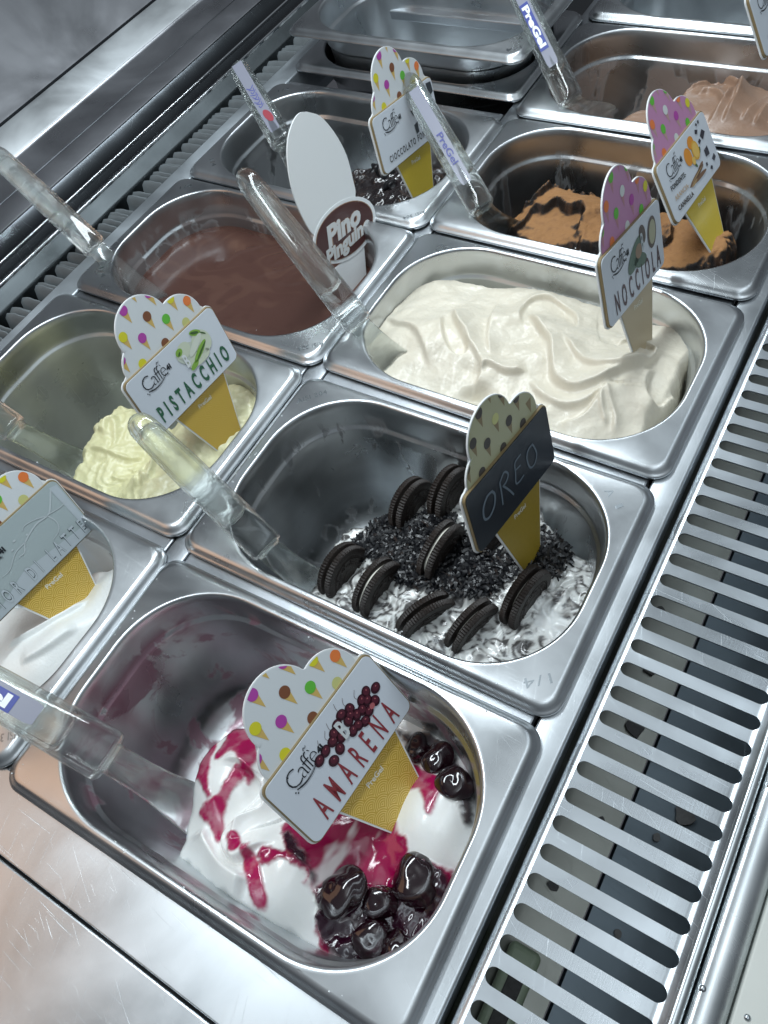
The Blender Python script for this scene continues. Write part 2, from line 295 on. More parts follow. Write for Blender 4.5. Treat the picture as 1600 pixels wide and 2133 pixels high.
        mo = N(nt, 'ShaderNodeMath', operation='MULTIPLY'); L.new(mm.outputs[0], mo.inputs[0]); mo.inputs[1].default_value = opac
        m4 = N(nt, 'ShaderNodeMixRGB'); L.new(mo.outputs[0], m4.inputs[0]); L.new(col, m4.inputs[1]); m4.inputs[2].default_value = (*rc, 1); col = m4.outputs[0]
        inv = N(nt, 'ShaderNodeMath', operation='SUBTRACT'); inv.inputs[0].default_value = 1.0; L.new(mo.outputs[0], inv.inputs[1]); L.new(inv.outputs[0], b.inputs['Metallic'])
    L.new(col, b.inputs['Base Color']); L.new(rg, b.inputs['Roughness'])
    return m
def plain(name, col, rough=.4, metal=0.0, spec=.5, coat=0.0, var=0.0, bump=0.0, bscale=300.0):
    m, nt, b = mat(name); L = nt.links
    b.inputs['Base Color'].default_value = (*col, 1); b.inputs['Roughness'].default_value = rough; b.inputs['Metallic'].default_value = metal
    b.inputs['Specular IOR Level'].default_value = spec; b.inputs['Coat Weight'].default_value = coat; b.inputs['Coat Roughness'].default_value = .08
    tc = N(nt, 'ShaderNodeTexCoord'); n = N(nt, 'ShaderNodeTexNoise', Scale=bscale, Detail=3.0); L.new(tc.outputs['Object'], n.inputs['Vector'])
    if var:
        mx = N(nt, 'ShaderNodeMixRGB'); L.new(n.outputs['Fac'], mx.inputs[0]); mx.inputs[1].default_value = (*[c * (1 - var) for c in col], 1); mx.inputs[2].default_value = (*[min(1, c * (1 + var)) for c in col], 1)
        L.new(mx.outputs[0], b.inputs['Base Color'])
    if bump:
        bu = N(nt, 'ShaderNodeBump'); bu.inputs['Strength'].default_value = bump; bu.inputs['Distance'].default_value = .001; L.new(n.outputs['Fac'], bu.inputs['Height']); L.new(bu.outputs[0], b.inputs['Normal'])
    return m
def cream(name, rough=.38, sss=.08, bump=.35, bscale=420.0, coat=.2):
    """frozen cream: colour and wetness come from the mesh attribute 'col' (its alpha is wetness)"""
    m, nt, b = mat(name); L = nt.links
    at = N(nt, 'ShaderNodeAttribute', attribute_name='col'); L.new(at.outputs['Color'], b.inputs['Base Color'])
    mr = N(nt, 'ShaderNodeMapRange'); mr.inputs['To Min'].default_value = rough; mr.inputs['To Max'].default_value = .06; L.new(at.outputs['Alpha'], mr.inputs['Value'])
    L.new(mr.outputs[0], b.inputs['Roughness'])
    b.inputs['Subsurface Weight'].default_value = sss; b.inputs['Subsurface Radius'].default_value = (.006, .005, .004); b.inputs['Subsurface Scale'].default_value = .5
    b.inputs['Coat Weight'].default_value = coat; b.inputs['Coat Roughness'].default_value = .15
    tc = N(nt, 'ShaderNodeTexCoord'); n = N(nt, 'ShaderNodeTexNoise', Scale=bscale, Detail=5.0, Roughness=.65); L.new(tc.outputs['Object'], n.inputs['Vector'])
    bu = N(nt, 'ShaderNodeBump'); bu.inputs['Strength'].default_value = bump; bu.inputs['Distance'].default_value = .0012; L.new(n.outputs['Fac'], bu.inputs['Height']); L.new(bu.outputs[0], b.inputs['Normal'])
    return m
M = {}
M['rim'] = steel('pan_steel', (.56, .60, .63), .25, (1, 30, 1), .10, .30)
M['deck'] = steel('deck_steel', (.66, .70, .73), .33, (26, 1, 1), .16, .40, seed=4)
M['bar'] = steel('crossbar_steel', (.50, .53, .56), .34, (40, 1, 1), .30, .9, seed=6)
M['grille'] = steel('grille_steel', (.68, .73, .77), .27, (30, 1, 1), .14, .18, seed=8)
M['trough_dark_refl'] = steel('trough_dark_refl_steel', (.11, .135, .155), .30, (2, 5, 1), .3, .3, seed=3)  # dark bluish reflection put into the steel colour of the right half
M['soft'] = steel('satin_trim', (.74, .78, .80), .26, (20, 1, 1), .03, .1, seed=13)
M['trough'] = steel('trough_pale_refl_steel', (.30, .31, .285), .34, (2, 5, 1), .3, .3, seed=2)  # lighter copy for the left half, greenish-grey reflection put into its colour
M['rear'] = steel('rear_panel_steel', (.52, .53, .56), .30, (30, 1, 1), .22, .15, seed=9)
M['rear_dark'] = steel('rear_dark_refl_steel', (.10, .11, .12), .22, (30, 1, 1), .1, .15, seed=5)  # base darkened in place of the dark reflections on the shiny channels
M['chrome'] = steel('polished_trim', (.78, .80, .82), .10, (20, 1, 1), .03, .1, seed=3)
M['ledge'] = steel('ledge_steel', (.66, .72, .76), .50, (26, 1, 1), .16, .2, seed=21)
M['fin'] = plain('vent_fin_plastic', (.15, .17, .18), .36, var=.3, bscale=60, bump=.1)
M['duct'] = plain('vent_duct', (.012, .013, .015), .6)
M['panel'] = plain('front_panel', (.62, .64, .60), .45, var=.06, bscale=40)
M['debris'] = plain('debris', (.05, .05, .05), .5, var=.5, bscale=500)

# ================================================================ counter, trough, grille, vent, rear panels
def extr(name, prof, y0, y1, mat_, parent=None, smooth=.7, ny=1):
    v = []; f = []; n = len(prof)
    for j in range(ny + 1):
        y = y0 + (y1 - y0) * j / ny
        v += [(x, y, z) for x, z in prof]
    for j in range(ny):
        for i in range(n - 1): f.append((j * n + i, (j + 1) * n + i, (j + 1) * n + i + 1, j * n + i + 1))
    return pyd(name, v, f, mat_, parent, smooth)
def arc(cx, cz, r, a0, a1, n=6):
    return [(cx + r * math.cos(math.radians(a0 + (a1 - a0) * i / n)), cz + r * math.sin(math.radians(a0 + (a1 - a0) * i / n))) for i in range(n + 1)]
Y0, Y1 = -0.16, 1.25
PITCH, PW, PL = 0.16973, 0.16298, 0.265
counter = tag(empty('steel_counter'), 'brushed steel counter frame holding the two columns of pans', 'counter', kind='structure')
def crossbar(k, x0, x1):
    ya = k * PITCH - (PITCH - PW) - .0045; yb = ya + (PITCH - PW) + .009
    m = MB(); m.box(x0, x1, ya, yb, -.012, -.0022)
    return bevel(m.build('crossbar', M['bar'], counter), .0012)
for k in range(1, 8):
    crossbar(k, .0085, .2535); crossbar(k, -.2575, -.0092)
# centre rail: flat top with rolled edges, two thin grooves
extr('center_rail', [(-.0080, -.02)] + arc(-.0066, -.0032, .0014, 180, 90, 3) + arc(.0064, -.0032, .0014, 90, 0, 3) + [(.0078, -.02)], Y0, Y1, M['bar'], counter)
# front strip between pans and grille
extr('front_strip', [(.2560, -.03)] + arc(.2576, -.0028, .0016, 180, 90, 4) + arc(.2712, -.0040, .0028, 90, 0, 5) + [(.2742, -.012), (.2742, -.06)], Y0, Y1, M['deck'], counter)
# ledge at the back
extr('rear_ledge', [(-.2585, -.03)] + arc(-.2605, -.0026, .0016, 0, 90, 3) + arc(-.2818, -.0026, .0016, 90, 180, 3) + [(-.2834, -.06)], Y0, Y1, M['ledge'], counter)
# two flat plates in front of the first row, with a dark seam between them
def plate(name, y0, y1, x0=-.29, x1=.2545):
    m = MB(); m.box(x0, x1, y0, y1, -.012, -.0012); return bevel(m.build(name, M['deck'], counter), .0009, 3)
plate('cover_plate', -.0308, .0055); plate('cover_plate', Y0, -.0322)
m = MB(); m.box(-.29, .2535, -.05, .0, -.03, -.0125); m.build('seam_bed', M['duct'], counter)
# well below the pans (dark)
m = MB(); m.box(-.2834, .2560, Y0, Y1, -.26, -.17); m.build('well_floor', M['duct'], counter)

# ---- trough under the grille
trough = tag(empty('air_trough'), 'deep steel air trough seen through the slots of the grille', 'trough', kind='structure')
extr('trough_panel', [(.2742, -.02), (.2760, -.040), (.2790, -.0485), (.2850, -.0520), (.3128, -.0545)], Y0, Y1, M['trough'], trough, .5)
extr('trough_panel', [(.3134, -.0530), (.3150, -.0556), (.3300, -.0575), (.3680, -.0570), (.3790, -.054), (.3840, -.045), (.3845, -.02)], Y0, Y1, M['trough_dark_refl'], trough, .5)
# flakes and stains lying in the trough
FL = ['large dark flake in the left half of the trough, level with the cookie pan rim', 'largest roundish dark flake left of the trough seam', 'large dark flake at the right side of the trough near the bright rail', 'small angular dark flake left of the trough seam below the largest one',
      'small dark flake in the middle right of the trough', 'tiny dark speck right of the trough seam', 'second small speck right of the trough seam, close to the rail', 'small dark flake on the left trough panel, low in the picture', 'topmost dark flake visible in the slots', 'faint curled flake right of the seam near the bottom of the picture']
for i, (px, py, r) in enumerate(((.296, .245, .0050), (.301, .207, .0055), (.341, .173, .0052), (.303, .148, .0024), (.338, .130, .0026), (.332, .155, .0020), (.345, .147, .0024), (.293, .106, .0030), (.288, .282, .0030), (.331, .101, .0022))):
    n = 11; vs = []
    for k in range(n):
        a = 2 * math.pi * k / n; rr = r * (1 + random.uniform(-.25, .2)); vs.append((px + rr * math.cos(a), py + rr * 1.15 * math.sin(a)))
    base = -.0532 if px < .313 else -.0615
    zf = lambda x: (-.0520 - (x - .285) / (.3128 - .285) * .0025) if px < .313 else (-.0556 - (x - .315) / .015 * .0019 if x < .33 else -.0575 + (x - .33) / .022 * .0015)
    v = [(x, y, zf(x) + .0022) for x, y in vs] + [(x, y, zf(x) + .0008) for x, y in vs]
    f = [tuple(range(n))] + [(k, k + n, (k + 1) % n + n, (k + 1) % n) for k in range(n)]
    tag(pyd('food_flake', v, f, M['debris']), FL[i], 'flake', 'dark flakes in the air trough')
# ---- slotted grille: one piece per bar
grille = tag(empty('air_grille', (0, 0, 0)), 'slotted steel air grille running along the front edge of the pans', 'grille')
GX0, GX1, GP, SW = .2832, .3560, .0151, .0081
def gz(x):      # the sheet rolls down at the left and up at the right
    if x < .2832: return -.0010 - ((.2832 - x) / .0048) ** 2 * .0026
    if x > .3520: return -.0010 + ((x - .3520) / .0064) ** 2 * .0026
    return -.0010
xs = [.2784, .2796, .2808, .2820, .2832] + [GX0 + SW / 2 * (1 - math.cos(math.radians(a))) for a in (12, 25, 38, 52, 70, 90)] + [.30, .32, .335, .345] + [GX1 - SW / 2 + SW / 2 * math.sin(math.radians(a)) for a in (0, 20, 38, 52, 65, 78, 90)] + [.3572, .3584]
def half(x):    # half width of the slot at x
    r = SW / 2
    if x < GX0 or x > GX1: return 0.0
    if x < GX0 + r: return math.sqrt(max(0, r * r - (GX0 + r - x) ** 2))
    if x > GX1 - r: return math.sqrt(max(0, r * r - (x - GX1 + r) ** 2))
    return r
v = []; f = []; n = len(xs); T = .0013
for s in (0, 1):
    for x in xs:
        h = GP / 2 - half(x)
        v += [(x, -h, gz(x) - s * T), (x, h, gz(x) - s * T)]
for i in range(n - 1):
    a = 2 * i; b = a + 2; o_ = 2 * n
    f += [(a, b, b + 1, a + 1), (a + o_, a + 1 + o_, b + 1 + o_, b + o_), (a, a + o_, b + o_, b), (a + 1, b + 1, b + 1 + o_, a + 1 + o_)]
slat_me = bpy.data.meshes.new('slat'); slat_me.from_pydata(v, [], f); slat_me.update(); slat_me.materials.append(M['grille'])
slat_me.shade_smooth(); slat_me.set_sharp_from_angle(angle=.6)
ys = .1113 - GP / 2 - GP * 16
while ys < 1.15:
    o = bpy.data.objects.new('slat', slat_me); C.objects.link(o); o.parent = grille; o.location = (0, ys, 0); ys += GP
extr('side_rail', [(.2784, gz(.2784)), (.2779, -.006), (.2779, -.03)], Y0, Y1, M['grille'], grille)
extr('side_rail', [(.3584, gz(.3584)), (.3592, .0024), (.3604, .0030), (.3622, .0026), (.3638, .0012), (.3644, -.0006), (.3646, -.02)], Y0, Y1, M['soft'], grille)
# ---- rounded bright rail beyond the grille with rivets, groove and pale panel
rail = tag(empty('front_rail'), 'bright polished steel rail with small rivets right of the slotted grille', 'rail')
extr('rail_body', [(.3652, -.02), (.3654, -.0016), (.3659, -.0004), (.3668, .0003), (.3685, .0008), (.3715, .0008), (.3745, .0002), (.3768, -.0010), (.3788, -.0028), (.3803, -.0042), (.3813, -.0060), (.3815, -.02)], Y0, Y1, M['soft'], rail)
extr('side_panel', [(.3822, -.02)] + arc(.3834, -.0042, .0010, 180, 90, 3) + [(.44, -.0032), (.62, -.0032)], Y0, Y1, M['panel'], rail)
def rivet(x, y, z, r=.0015):
    v = [(x, y, z + r * .55)]; f = []; K = 12
    for j, (rr, zz) in enumerate(((.55, .45), (.9, .15), (1.0, -.2), (1.35, -.22))):
        for k in range(K):
            a = 2 * math.pi * k / K; v.append((x + r * rr * math.cos(a), y + r * rr * math.sin(a), z + r * zz))
    for k in range(K): f.append((0, 1 + k, 1 + (k + 1) % K))
    for j in range(3):
        for k in range(K): f.append((1 + j * K + k, 1 + (j + 1) * K + k, 1 + (j + 1) * K + (k + 1) % K, 1 + j * K + (k + 1) % K))
    pyd('rivet', v, f, M['rim'], rail, 3.14)
for i in range(-2, 11):
    rivet(.3680, .0919 + i * .0978, .0008)
    rivet(.3878, .0911 + i * .0978, -.0030)

# ---- air vent behind the pans: wavy fins, dark duct, housing
vent = tag(empty('air_vent'), 'row of wavy grey vent fins between the pans and the rear panels', 'vent')
K = 9; fv = []; ff = []
for s, off in ((0, 0), (1, .0011)):
    for j in range(K + 1):
        t = j / K; x = -.2838 - .034 * t
        yy = .0016 * math.sin(t * 5.2) + .0008 * math.sin(t * 11 + 1) + .003 * t
        for q, (z, dy) in enumerate(((-.0030 - .003 * t, 0.0), (-.0052 - .003 * t, -.0028 + .0008 * math.sin(t * 7)), (-.0150 - .004 * t, -.0062))):
            fv.append((x, yy + dy + off, z))
for s in (0, 1):
    b0 = s * (K + 1) * 3
    for j in range(K):
        for q in range(2):
            a = b0 + j * 3 + q; qd = (a, a + 3, a + 4, a + 1); ff.append(qd if s else qd[::-1])
for j in range(K): a = j * 3; b0 = (K + 1) * 3; ff.append((a, a + b0, a + 3 + b0, a + 3))
fin_me = bpy.data.meshes.new('fin'); fin_me.from_pydata(fv, [], ff); fin_me.update(); fin_me.materials.append(M['fin']); fin_me.shade_smooth()
fin_me.set_sharp_from_angle(angle=.9)
yy = .15
while yy < 1.20:
    o = bpy.data.objects.new('fin', fin_me); C.objects.link(o); o.parent = vent; o.location = (random.uniform(-.0006, .0006), yy + random.uniform(-.0006, .0006), random.uniform(-.0008, .0008))
    o.rotation_euler = (random.uniform(-.10, .10), 0, random.uniform(-.03, .03)); yy += .0086 + random.uniform(-.0004, .0004)
extr('duct', [(-.2836, -.032), (-.335, -.032)], Y0, Y1, M['duct'], vent)
M['hous'] = steel('vent_housing', (.075, .085, .09), .40, (3, 3, 3), .5, .2, seed=12)
extr('housing', [(-.3110, -.030), (-.3110, -.006)] + arc(-.3145, -.004, .0045, 10, 60, 5) + [(-.3175, .0055), (-.3215, .0085)], Y0, Y1, M['hous'], vent)
# ---- rear panels: trims and brushed sheets stepping up and back
rear = tag(empty('rear_panels'), 'stepped steel panels and polished trims along the back of the case', 'rear panel', kind='structure')
extr('trim', [(-.3214, .0084), (-.3216, .0100)] + arc(-.3228, .0104, .0012, 0, 180, 6) + [(-.3242, .0084)], Y0, Y1, M['chrome'], rear)
extr('dark_channel', [(-.3241, .0085), (-.3300, .0060), (-.3380, .0070), (-.3430, .0095)], Y0, Y1, M['rear_dark'], rear)
extr('trim', [(-.3428, .0095), (-.3430, .0112)] + arc(-.3442, .0116, .0012, 0, 180, 6) + [(-.3456, .0096)], Y0, Y1, M['chrome'], rear)
extr('dark_channel', [(-.3455, .0097), (-.3520, .0085), (-.3620, .0120), (-.3675, .0170)], Y0, Y1, M['rear_dark'], rear)
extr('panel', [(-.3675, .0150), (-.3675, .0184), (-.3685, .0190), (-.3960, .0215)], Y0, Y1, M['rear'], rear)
extr('trim', [(-.3960, .0213), (-.3966, .0220), (-.3972, .0213)], Y0, Y1, M['rear_dark'], rear)
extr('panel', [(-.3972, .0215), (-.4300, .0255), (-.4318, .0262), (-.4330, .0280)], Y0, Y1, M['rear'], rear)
M['rearlit'] = steel('rear_lit_steel', (.80, .84, .86), .50, (30, 1, 1), .2, .2, seed=14)  # lit copy of the rear steel, light caught by the riser put into its colour
extr('panel', [(-.4330, .0280), (-.4342, .0290), (-.4600, .0400), (-.4640, .0410)], Y0, Y1, M['rearlit'], rear)
extr('trim', [(-.4640, .0405), (-.4648, .0425), (-.4660, .0430), (-.4672, .0425), (-.4676, .0405)], Y0, Y1, M['rear_dark'], rear)
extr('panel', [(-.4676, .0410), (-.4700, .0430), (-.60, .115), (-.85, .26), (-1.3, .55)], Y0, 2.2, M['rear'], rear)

# ================================================================ gastronorm pans
def rr_ray(th, hx, hy, r):
    """distance from the centre to a rounded rectangle outline along angle th (arrays)"""
    c, s = np.cos(th), np.sin(th); lo = np.zeros_like(th); hi = np.full_like(th, hx + hy)
    for _ in range(40):
        mid = (lo + hi) / 2; qx = np.abs(mid * c) - hx + r; qy = np.abs(mid * s) - hy + r
        d = np.hypot(np.maximum(qx, 0), np.maximum(qy, 0)) + np.minimum(np.maximum(qx, qy), 0) - r
        ins = d < 0; lo = np.where(ins, mid, lo); hi = np.where(ins, hi, mid)
    return lo
def outline_angles():
    hx, hy, r = PL / 2, PW / 2, .013; P = []
    for cx, cy, a0 in ((hx - r, hy - r, 0), (-hx + r, hy - r, 90), (-hx + r, -hy + r, 180), (hx - r, -hy + r, 270)):
        for k in range(11): a = math.radians(a0 + 9 * k); P.append((cx + r * math.cos(a), cy + r * math.sin(a)))
    P = np.array(P); out = []
    for i in range(len(P)):
        a, b = P[i], P[(i + 1) % len(P)]; n = max(1, int(np.linalg.norm(b - a) / .0045))
        for k in range(n): q = a + (b - a) * k / n; out.append(math.atan2(q[1], q[0]))
    return np.array(out)
TH = outline_angles()
OX, OY, ORAD = .1205, .0740, .0600        # half sizes and corner radius of the opening
RIM_Z = .0065
def pan_rings(depth=.125):
    R = []
    for ins, z in ((.0006, -.0004), (0, .0002), (0, .0016), (.0004, .0021), (.0011, .0025), (.0018, .0031), (.0026, .0041), (.0036, .0052), (.0050, .0061), (.0068, .0065)):
        R.append((PL / 2 - ins, PW / 2 - ins, max(.013 - ins * .5, .004), z))
    for ins, z in ((-.0022, .0065), (-.0010, .0068), (.0000, .0066), (.0008, .0058), (.0013, .0044), (.0017, .0020), (.0019, .0004), (.00195, -.0016), (.0021, -.004), (.0022, -.008), (.0025, -.0145), (.0026, -.0165), (.0030, -.0180), (.0048, -.0192), (.0052, -.0205), (.0062, -.030), (.0090, -.060), (.0130, -.100)):
        R.append((OX - ins, OY - ins, ORAD - ins, z))
    for a in (15, 35, 55, 75, 90):
        ra = math.radians(a); i = .0130 + .022 * (1 - math.cos(ra)); R.append((OX - i, OY - i, ORAD - i, -.100 - (depth - .100) * math.sin(ra)))
    return R
def make_pan_mesh(depth=.125):
    v = []; f = []; n = len(TH); R = pan_rings(depth)
    for hx, hy, r, z in R:
        d = rr_ray(TH, hx, hy, r)
        for t, q in zip(TH, d): v.append((q * math.cos(t), q * math.sin(t), z))
    for j in range(len(R) - 1):
        for i in range(n): a = j * n + i; b = j * n + (i + 1) % n; f.append((a, b, b + n, a + n))
    f.append(tuple((len(R) - 1) * n + i for i in range(n)))
    me = bpy.data.meshes.new('pan_body'); me.from_pydata(v, [], f); me.update(); me.shade_smooth(); me.set_sharp_from_angle(angle=1.2)
    return me
pan_me = make_pan_mesh()

_dg = None
def text_bm(s, bold=0.0, spacing=1.0, shear=0.0, extrude=0.0, lines=None):
    cu = bpy.data.curves.new('txt', 'FONT'); cu.body = s; cu.size = 1.0; cu.offset = bold; cu.space_character = spacing; cu.shear = shear
    cu.extrude = extrude; cu.resolution_u = 3
    o = bpy.data.objects.new('txt', cu); C.objects.link(o); bpy.context.view_layer.update()
    me = bpy.data.meshes.new_from_object(o.evaluated_get(bpy.context.evaluated_depsgraph_get()))
    v = np.array([q.co[:] for q in me.vertices]); f = [tuple(p.vertices) for p in me.polygons]
    bpy.data.objects.remove(o); bpy.data.curves.remove(cu); bpy.data.meshes.remove(me)
    return v, f
def fit_text(s, u0, u1, v0, v1, **kw):
    v, f = text_bm(s, **kw); lo = v.min(0); hi = v.max(0)
    w_ = v.copy(); w_[:, 0] = u0 + (v[:, 0] - lo[0]) / (hi[0] - lo[0]) * (u1 - u0); w_[:, 1] = v0 + (v[:, 1] - lo[1]) / (hi[1] - lo[1]) * (v1 - v0)
    return w_, f
M['stamp'] = plain('stamped_mark', (.30, .33, .35), .30, 1.0)
def stamp(parent, s, x0, y0, x1, y1, h):
    """raised stamped characters on the flange, from (x0,y0) to (x1,y1) in pan corner coordinates"""
    L = math.hypot(x1 - x0, y1 - y0); a = math.atan2(y1 - y0, x1 - x0)
    v, f = fit_text(s, 0, L, 0, h, extrude=.5, spacing=1.1); zmid = v[:, 2]
    out = []
    for q in v:
        out.append((x0 + q[0] * math.cos(a) - q[1] * math.sin(a) - PL / 2, y0 + q[0] * math.sin(a) + q[1] * math.cos(a) - PW / 2, RIM_Z + (.00022 if q[2] > 0 else -.0004)))
    return pyd('stamp', out, f, M['stamp'], parent)

PANS = {  # key: column, row, dx, dy, rot, extra y, label
 'R0': ('R', 0, .0000, .0002, .0162, 'steel pan of white gelato with cherry sauce, nearest the camera'),
 'R1': ('R', 1, -.0010, -.0006, .0077, 'steel pan of gelato studded with black sandwich cookies'),
 'R2': ('R', 2, .0000, .0009, -.0078, 'steel pan heaped with smooth off-white hazelnut gelato'),
 'R3': ('R', 3, .0008, .0001, -.0025, 'steel pan of dark gelato dusted with orange-brown cocoa'),
 'R4': ('R', 4, .0001, .0016, .0106, 'steel pan of milk chocolate gelato behind the cocoa dusted one'),
 'R5': ('R', 5, .0000, .0040, .0, 'empty looking steel pan at the top right corner, farthest in its column'),
 'L0': ('L', 0, .0010, .0000, .0060, 'steel pan of pure white milk gelato at the left edge'),
 'L1': ('L', 1, -.0024, .0006, .0107, 'steel pan half emptied of pale green pistachio gelato'),
 'L2': ('L', 2, .0011, .0001, -.0036, 'steel pan filled with smooth liquid brown chocolate'),
 'L3': ('L', 3, .0013, -.0029, -.0076, 'nearly empty steel pan with a little dark chocolate gelato'),
 'L4': ('L', 4, .0000, .0190, .0, 'lower steel pan of the stacked pair at the back'),
 'L5': ('L', 4, .0020, .0205, -.006, 'clean empty steel pan stacked on top of another at the back'),
}
RES = {'R0': ((.16, .010, .055), .53, (26, 26, 22), -.004, .72), 'R1': ((.025, .024, .026), .60, (60, 60, 30), -.006, .75),
       'R2': ((.55, .56, .48), .30, (18, 18, 14), -.012, .40), 'R3': ((.030, .016, .010), .55, (42, 42, 10), -.012, .85),
       'R4': ((.26, .16, .11), .45, (26, 26, 16), -.016, .7), 'L1': ((.30, .31, .19), .25, (10, 10, 8), -.012, .38),
       'L2': ((.055, .030, .025), .44, (30, 30, 20), -.006, .85), 'L3': ((.02, .022, .03), .5, (20, 20, 14), -.02, .6),
       'L0': ((.6, .62, .60), .45, (22, 22, 14), -.012, .5)}
PAN = {}
def pan_frame(key):
    col, k, dx, dy, th, lab = PANS[key]; x0 = 0 if col == 'R' else -.2657
    return Vector((x0 + PL / 2 + dx, k * PITCH + PW / 2 + dy, .035 if key == 'L5' else 0.0)), th
for key, (col, k, dx, dy, th, lab) in PANS.items():
    loc, th = pan_frame(key)
    e = tag(empty('gelato_pan', loc, th), lab, 'pan', 'quarter size steel gelato pans in the counter'); PAN[key] = e
    mt = steel('pan_steel_' + key, (.62, .65, .67), .29, (30, 1, 1) if col == 'R' else (1, 30, 1), .10, .14, RES.get(key), seed=1.7 * k + (.9 if col == 'L' else 0))
    me = pan_me.copy(); o = link('pan_body', me, mt, e)
stamp(PAN['R1'], 'AISI 304', .0114, .1333, .0275, .1495, .0042); stamp(PAN['R1'], '1/4', .2525, .0235, .2405, .0140, .0058)
stamp(PAN['R1'], 'A', .2350, .1462, .2392, .1428, .0050); stamp(PAN['R1'], '1', .2448, .1385, .2466, .1368, .0046)
stamp(PAN['L2'], 'AISI 304', .2592, .0222, .2439, .0099, .0042); stamp(PAN['L2'], '1/4', .0165, .1415, .0262, .1485, .0040)
stamp(PAN['L3'], 'AISI 304', .2588, .0189, .2449, .0053, .0036); stamp(PAN['L3'], '1/4', .0170, .0215, .0270, .0135, .0044)
stamp(PAN['L3'], '1/4', .0165, .1415, .0262, .1485, .0036)
stamp(PAN['L0'], 'AISI 304', .2592, .0262, .2450, .0140, .0050); stamp(PAN['L2'], '1/4', .0155, .0245, .0265, .0150, .0048)
stamp(PAN['L5'], '1/4', .2560, .0215, .2450, .0125, .0050)

# ================================================================ gelato
def push(P, near=.05, right=None, left=None, far=None):
    out = []
    for x, y in P:
        if y < near: y = .002
        if right is not None and x > right: x = .262
        if left is not None and x < left: x = .002
        if far is not None and y > far: y = .160
        out.append((x, y))
    return out
def opening_sdf(X, Y, ins=0.0):
    qx = np.abs(X - PL / 2) - (OX - ins) + (ORAD - ins); qy = np.abs(Y - PW / 2) - (OY - ins) + (ORAD - ins)
    return -(np.hypot(np.maximum(qx, 0), np.maximum(qy, 0)) + np.minimum(np.maximum(qx, qy), 0) - (ORAD - ins))
class Field:
    def __init__(s, step=.0009):
        s.x = np.arange(.004, .262, step); s.y = np.arange(.003, .161, step)
        s.X, s.Y = np.meshgrid(s.x, s.y); s.Z = np.zeros(s.X.shape); s.col = np.zeros(s.X.shape + (4,)); s.vis = np.ones(s.X.shape, bool)
    def fold(s, P, amp, wl, wr, taper=.18, flip=False, wob=0.0):
        amp *= .95; wr *= .85
        P = catmull(P, 6); d, sd, t = seg_dist(s.X + wob * perlin(s.X * 60, s.Y * 60), s.Y + wob * perlin(s.X * 60 + 9, s.Y * 60 + 5), P)
        if flip: sd = -sd
        g = np.where(sd > 0, np.exp(-(d / wl) ** 1.25), np.exp(-(d / wr) ** 2))
        tp = sstep(0, taper, t) * sstep(0, taper, 1 - t)
        s.Z += amp * g * tp; return g * tp
    def blob(s, cx, cy, rx, ry, rot, h, k=2.0):
        c, q = math.cos(rot), math.sin(rot); u = ((s.X - cx) * c + (s.Y - cy) * q) / rx; v = (-(s.X - cx) * q + (s.Y - cy) * c) / ry
        g = np.clip(1 - (u * u + v * v), 0, 1) ** .5 if k == 0 else np.exp(-(u * u + v * v) ** (k / 2)); s.Z += h * g; return g
    def edge(s, P, r=.014, drop=.07, wob=.003, ws=90):
        d = psdf(s.X, s.Y, catmull(list(P) + [P[0]], 3)) + wob * fbm(s.X, s.Y, 3, ws, 3.3)
        t = np.clip(d / r, 0, 1); sh = 1 - (1 - t) ** 2.4
        s.Z = s.Z - drop * (1 - sh); s.vis &= d > -.003; s.d = d; return d
    def build(s, name, key, mat_, label, cat='gelato'):
        keep = s.vis & (opening_sdf(s.X, s.Y, -.002) > 0)
        idx = -np.ones(s.X.shape, int); ok = keep[:-1, :-1] & keep[1:, :-1] & keep[:-1, 1:] & keep[1:, 1:]
        use = np.zeros(s.X.shape, bool); use[:-1, :-1] |= ok; use[1:, :-1] |= ok; use[:-1, 1:] |= ok; use[1:, 1:] |= ok
        idx[use] = np.arange(use.sum()); n = int(use.sum())
        co = np.stack([s.X[use] - PL / 2, s.Y[use] - PW / 2, s.Z[use]], 1)
        q = np.stack([idx[:-1, :-1][ok], idx[:-1, 1:][ok], idx[1:, 1:][ok], idx[1:, :-1][ok]], 1)
        me = bpy.data.meshes.new(name); me.vertices.add(n); me.vertices.foreach_set('co', co.ravel().astype(np.float32))
        me.loops.add(q.size); me.loops.foreach_set('vertex_index', q.ravel().astype(np.int32))
        me.polygons.add(len(q)); me.polygons.foreach_set('loop_start', (np.arange(len(q)) * 4).astype(np.int32))
        me.update(calc_edges=True); me.validate()
        a = me.attributes.new('col', 'FLOAT_COLOR', 'POINT'); a.data.foreach_set('color', s.col[use].ravel().astype(np.float32))
        loc, th = pan_frame(key)
        o = link(name, me, mat_, None, 3.14); o.location = loc; o.rotation_euler = (0, 0, th)
        return tag(o, label, cat)
    def setc(s, c, wet=0.0): s.col[...] = (*c, wet)
    def mixc(s, m, c, wet=None):
        m = np.clip(m, 0, 1)[..., None]; s.col[..., :3] = s.col[..., :3] * (1 - m) + np.array(c) * m
        if wet is not None: s.col[..., 3:] = s.col[..., 3:] * (1 - m) + wet * m
    def z_at(s, x, y):
        i = int(np.clip(round((y - s.y[0]) / (s.y[1] - s.y[0])), 0, len(s.y) - 1)); j = int(np.clip(round((x - s.x[0]) / (s.x[1] - s.x[0])), 0, len(s.x) - 1))
        return s.Z[i, j]
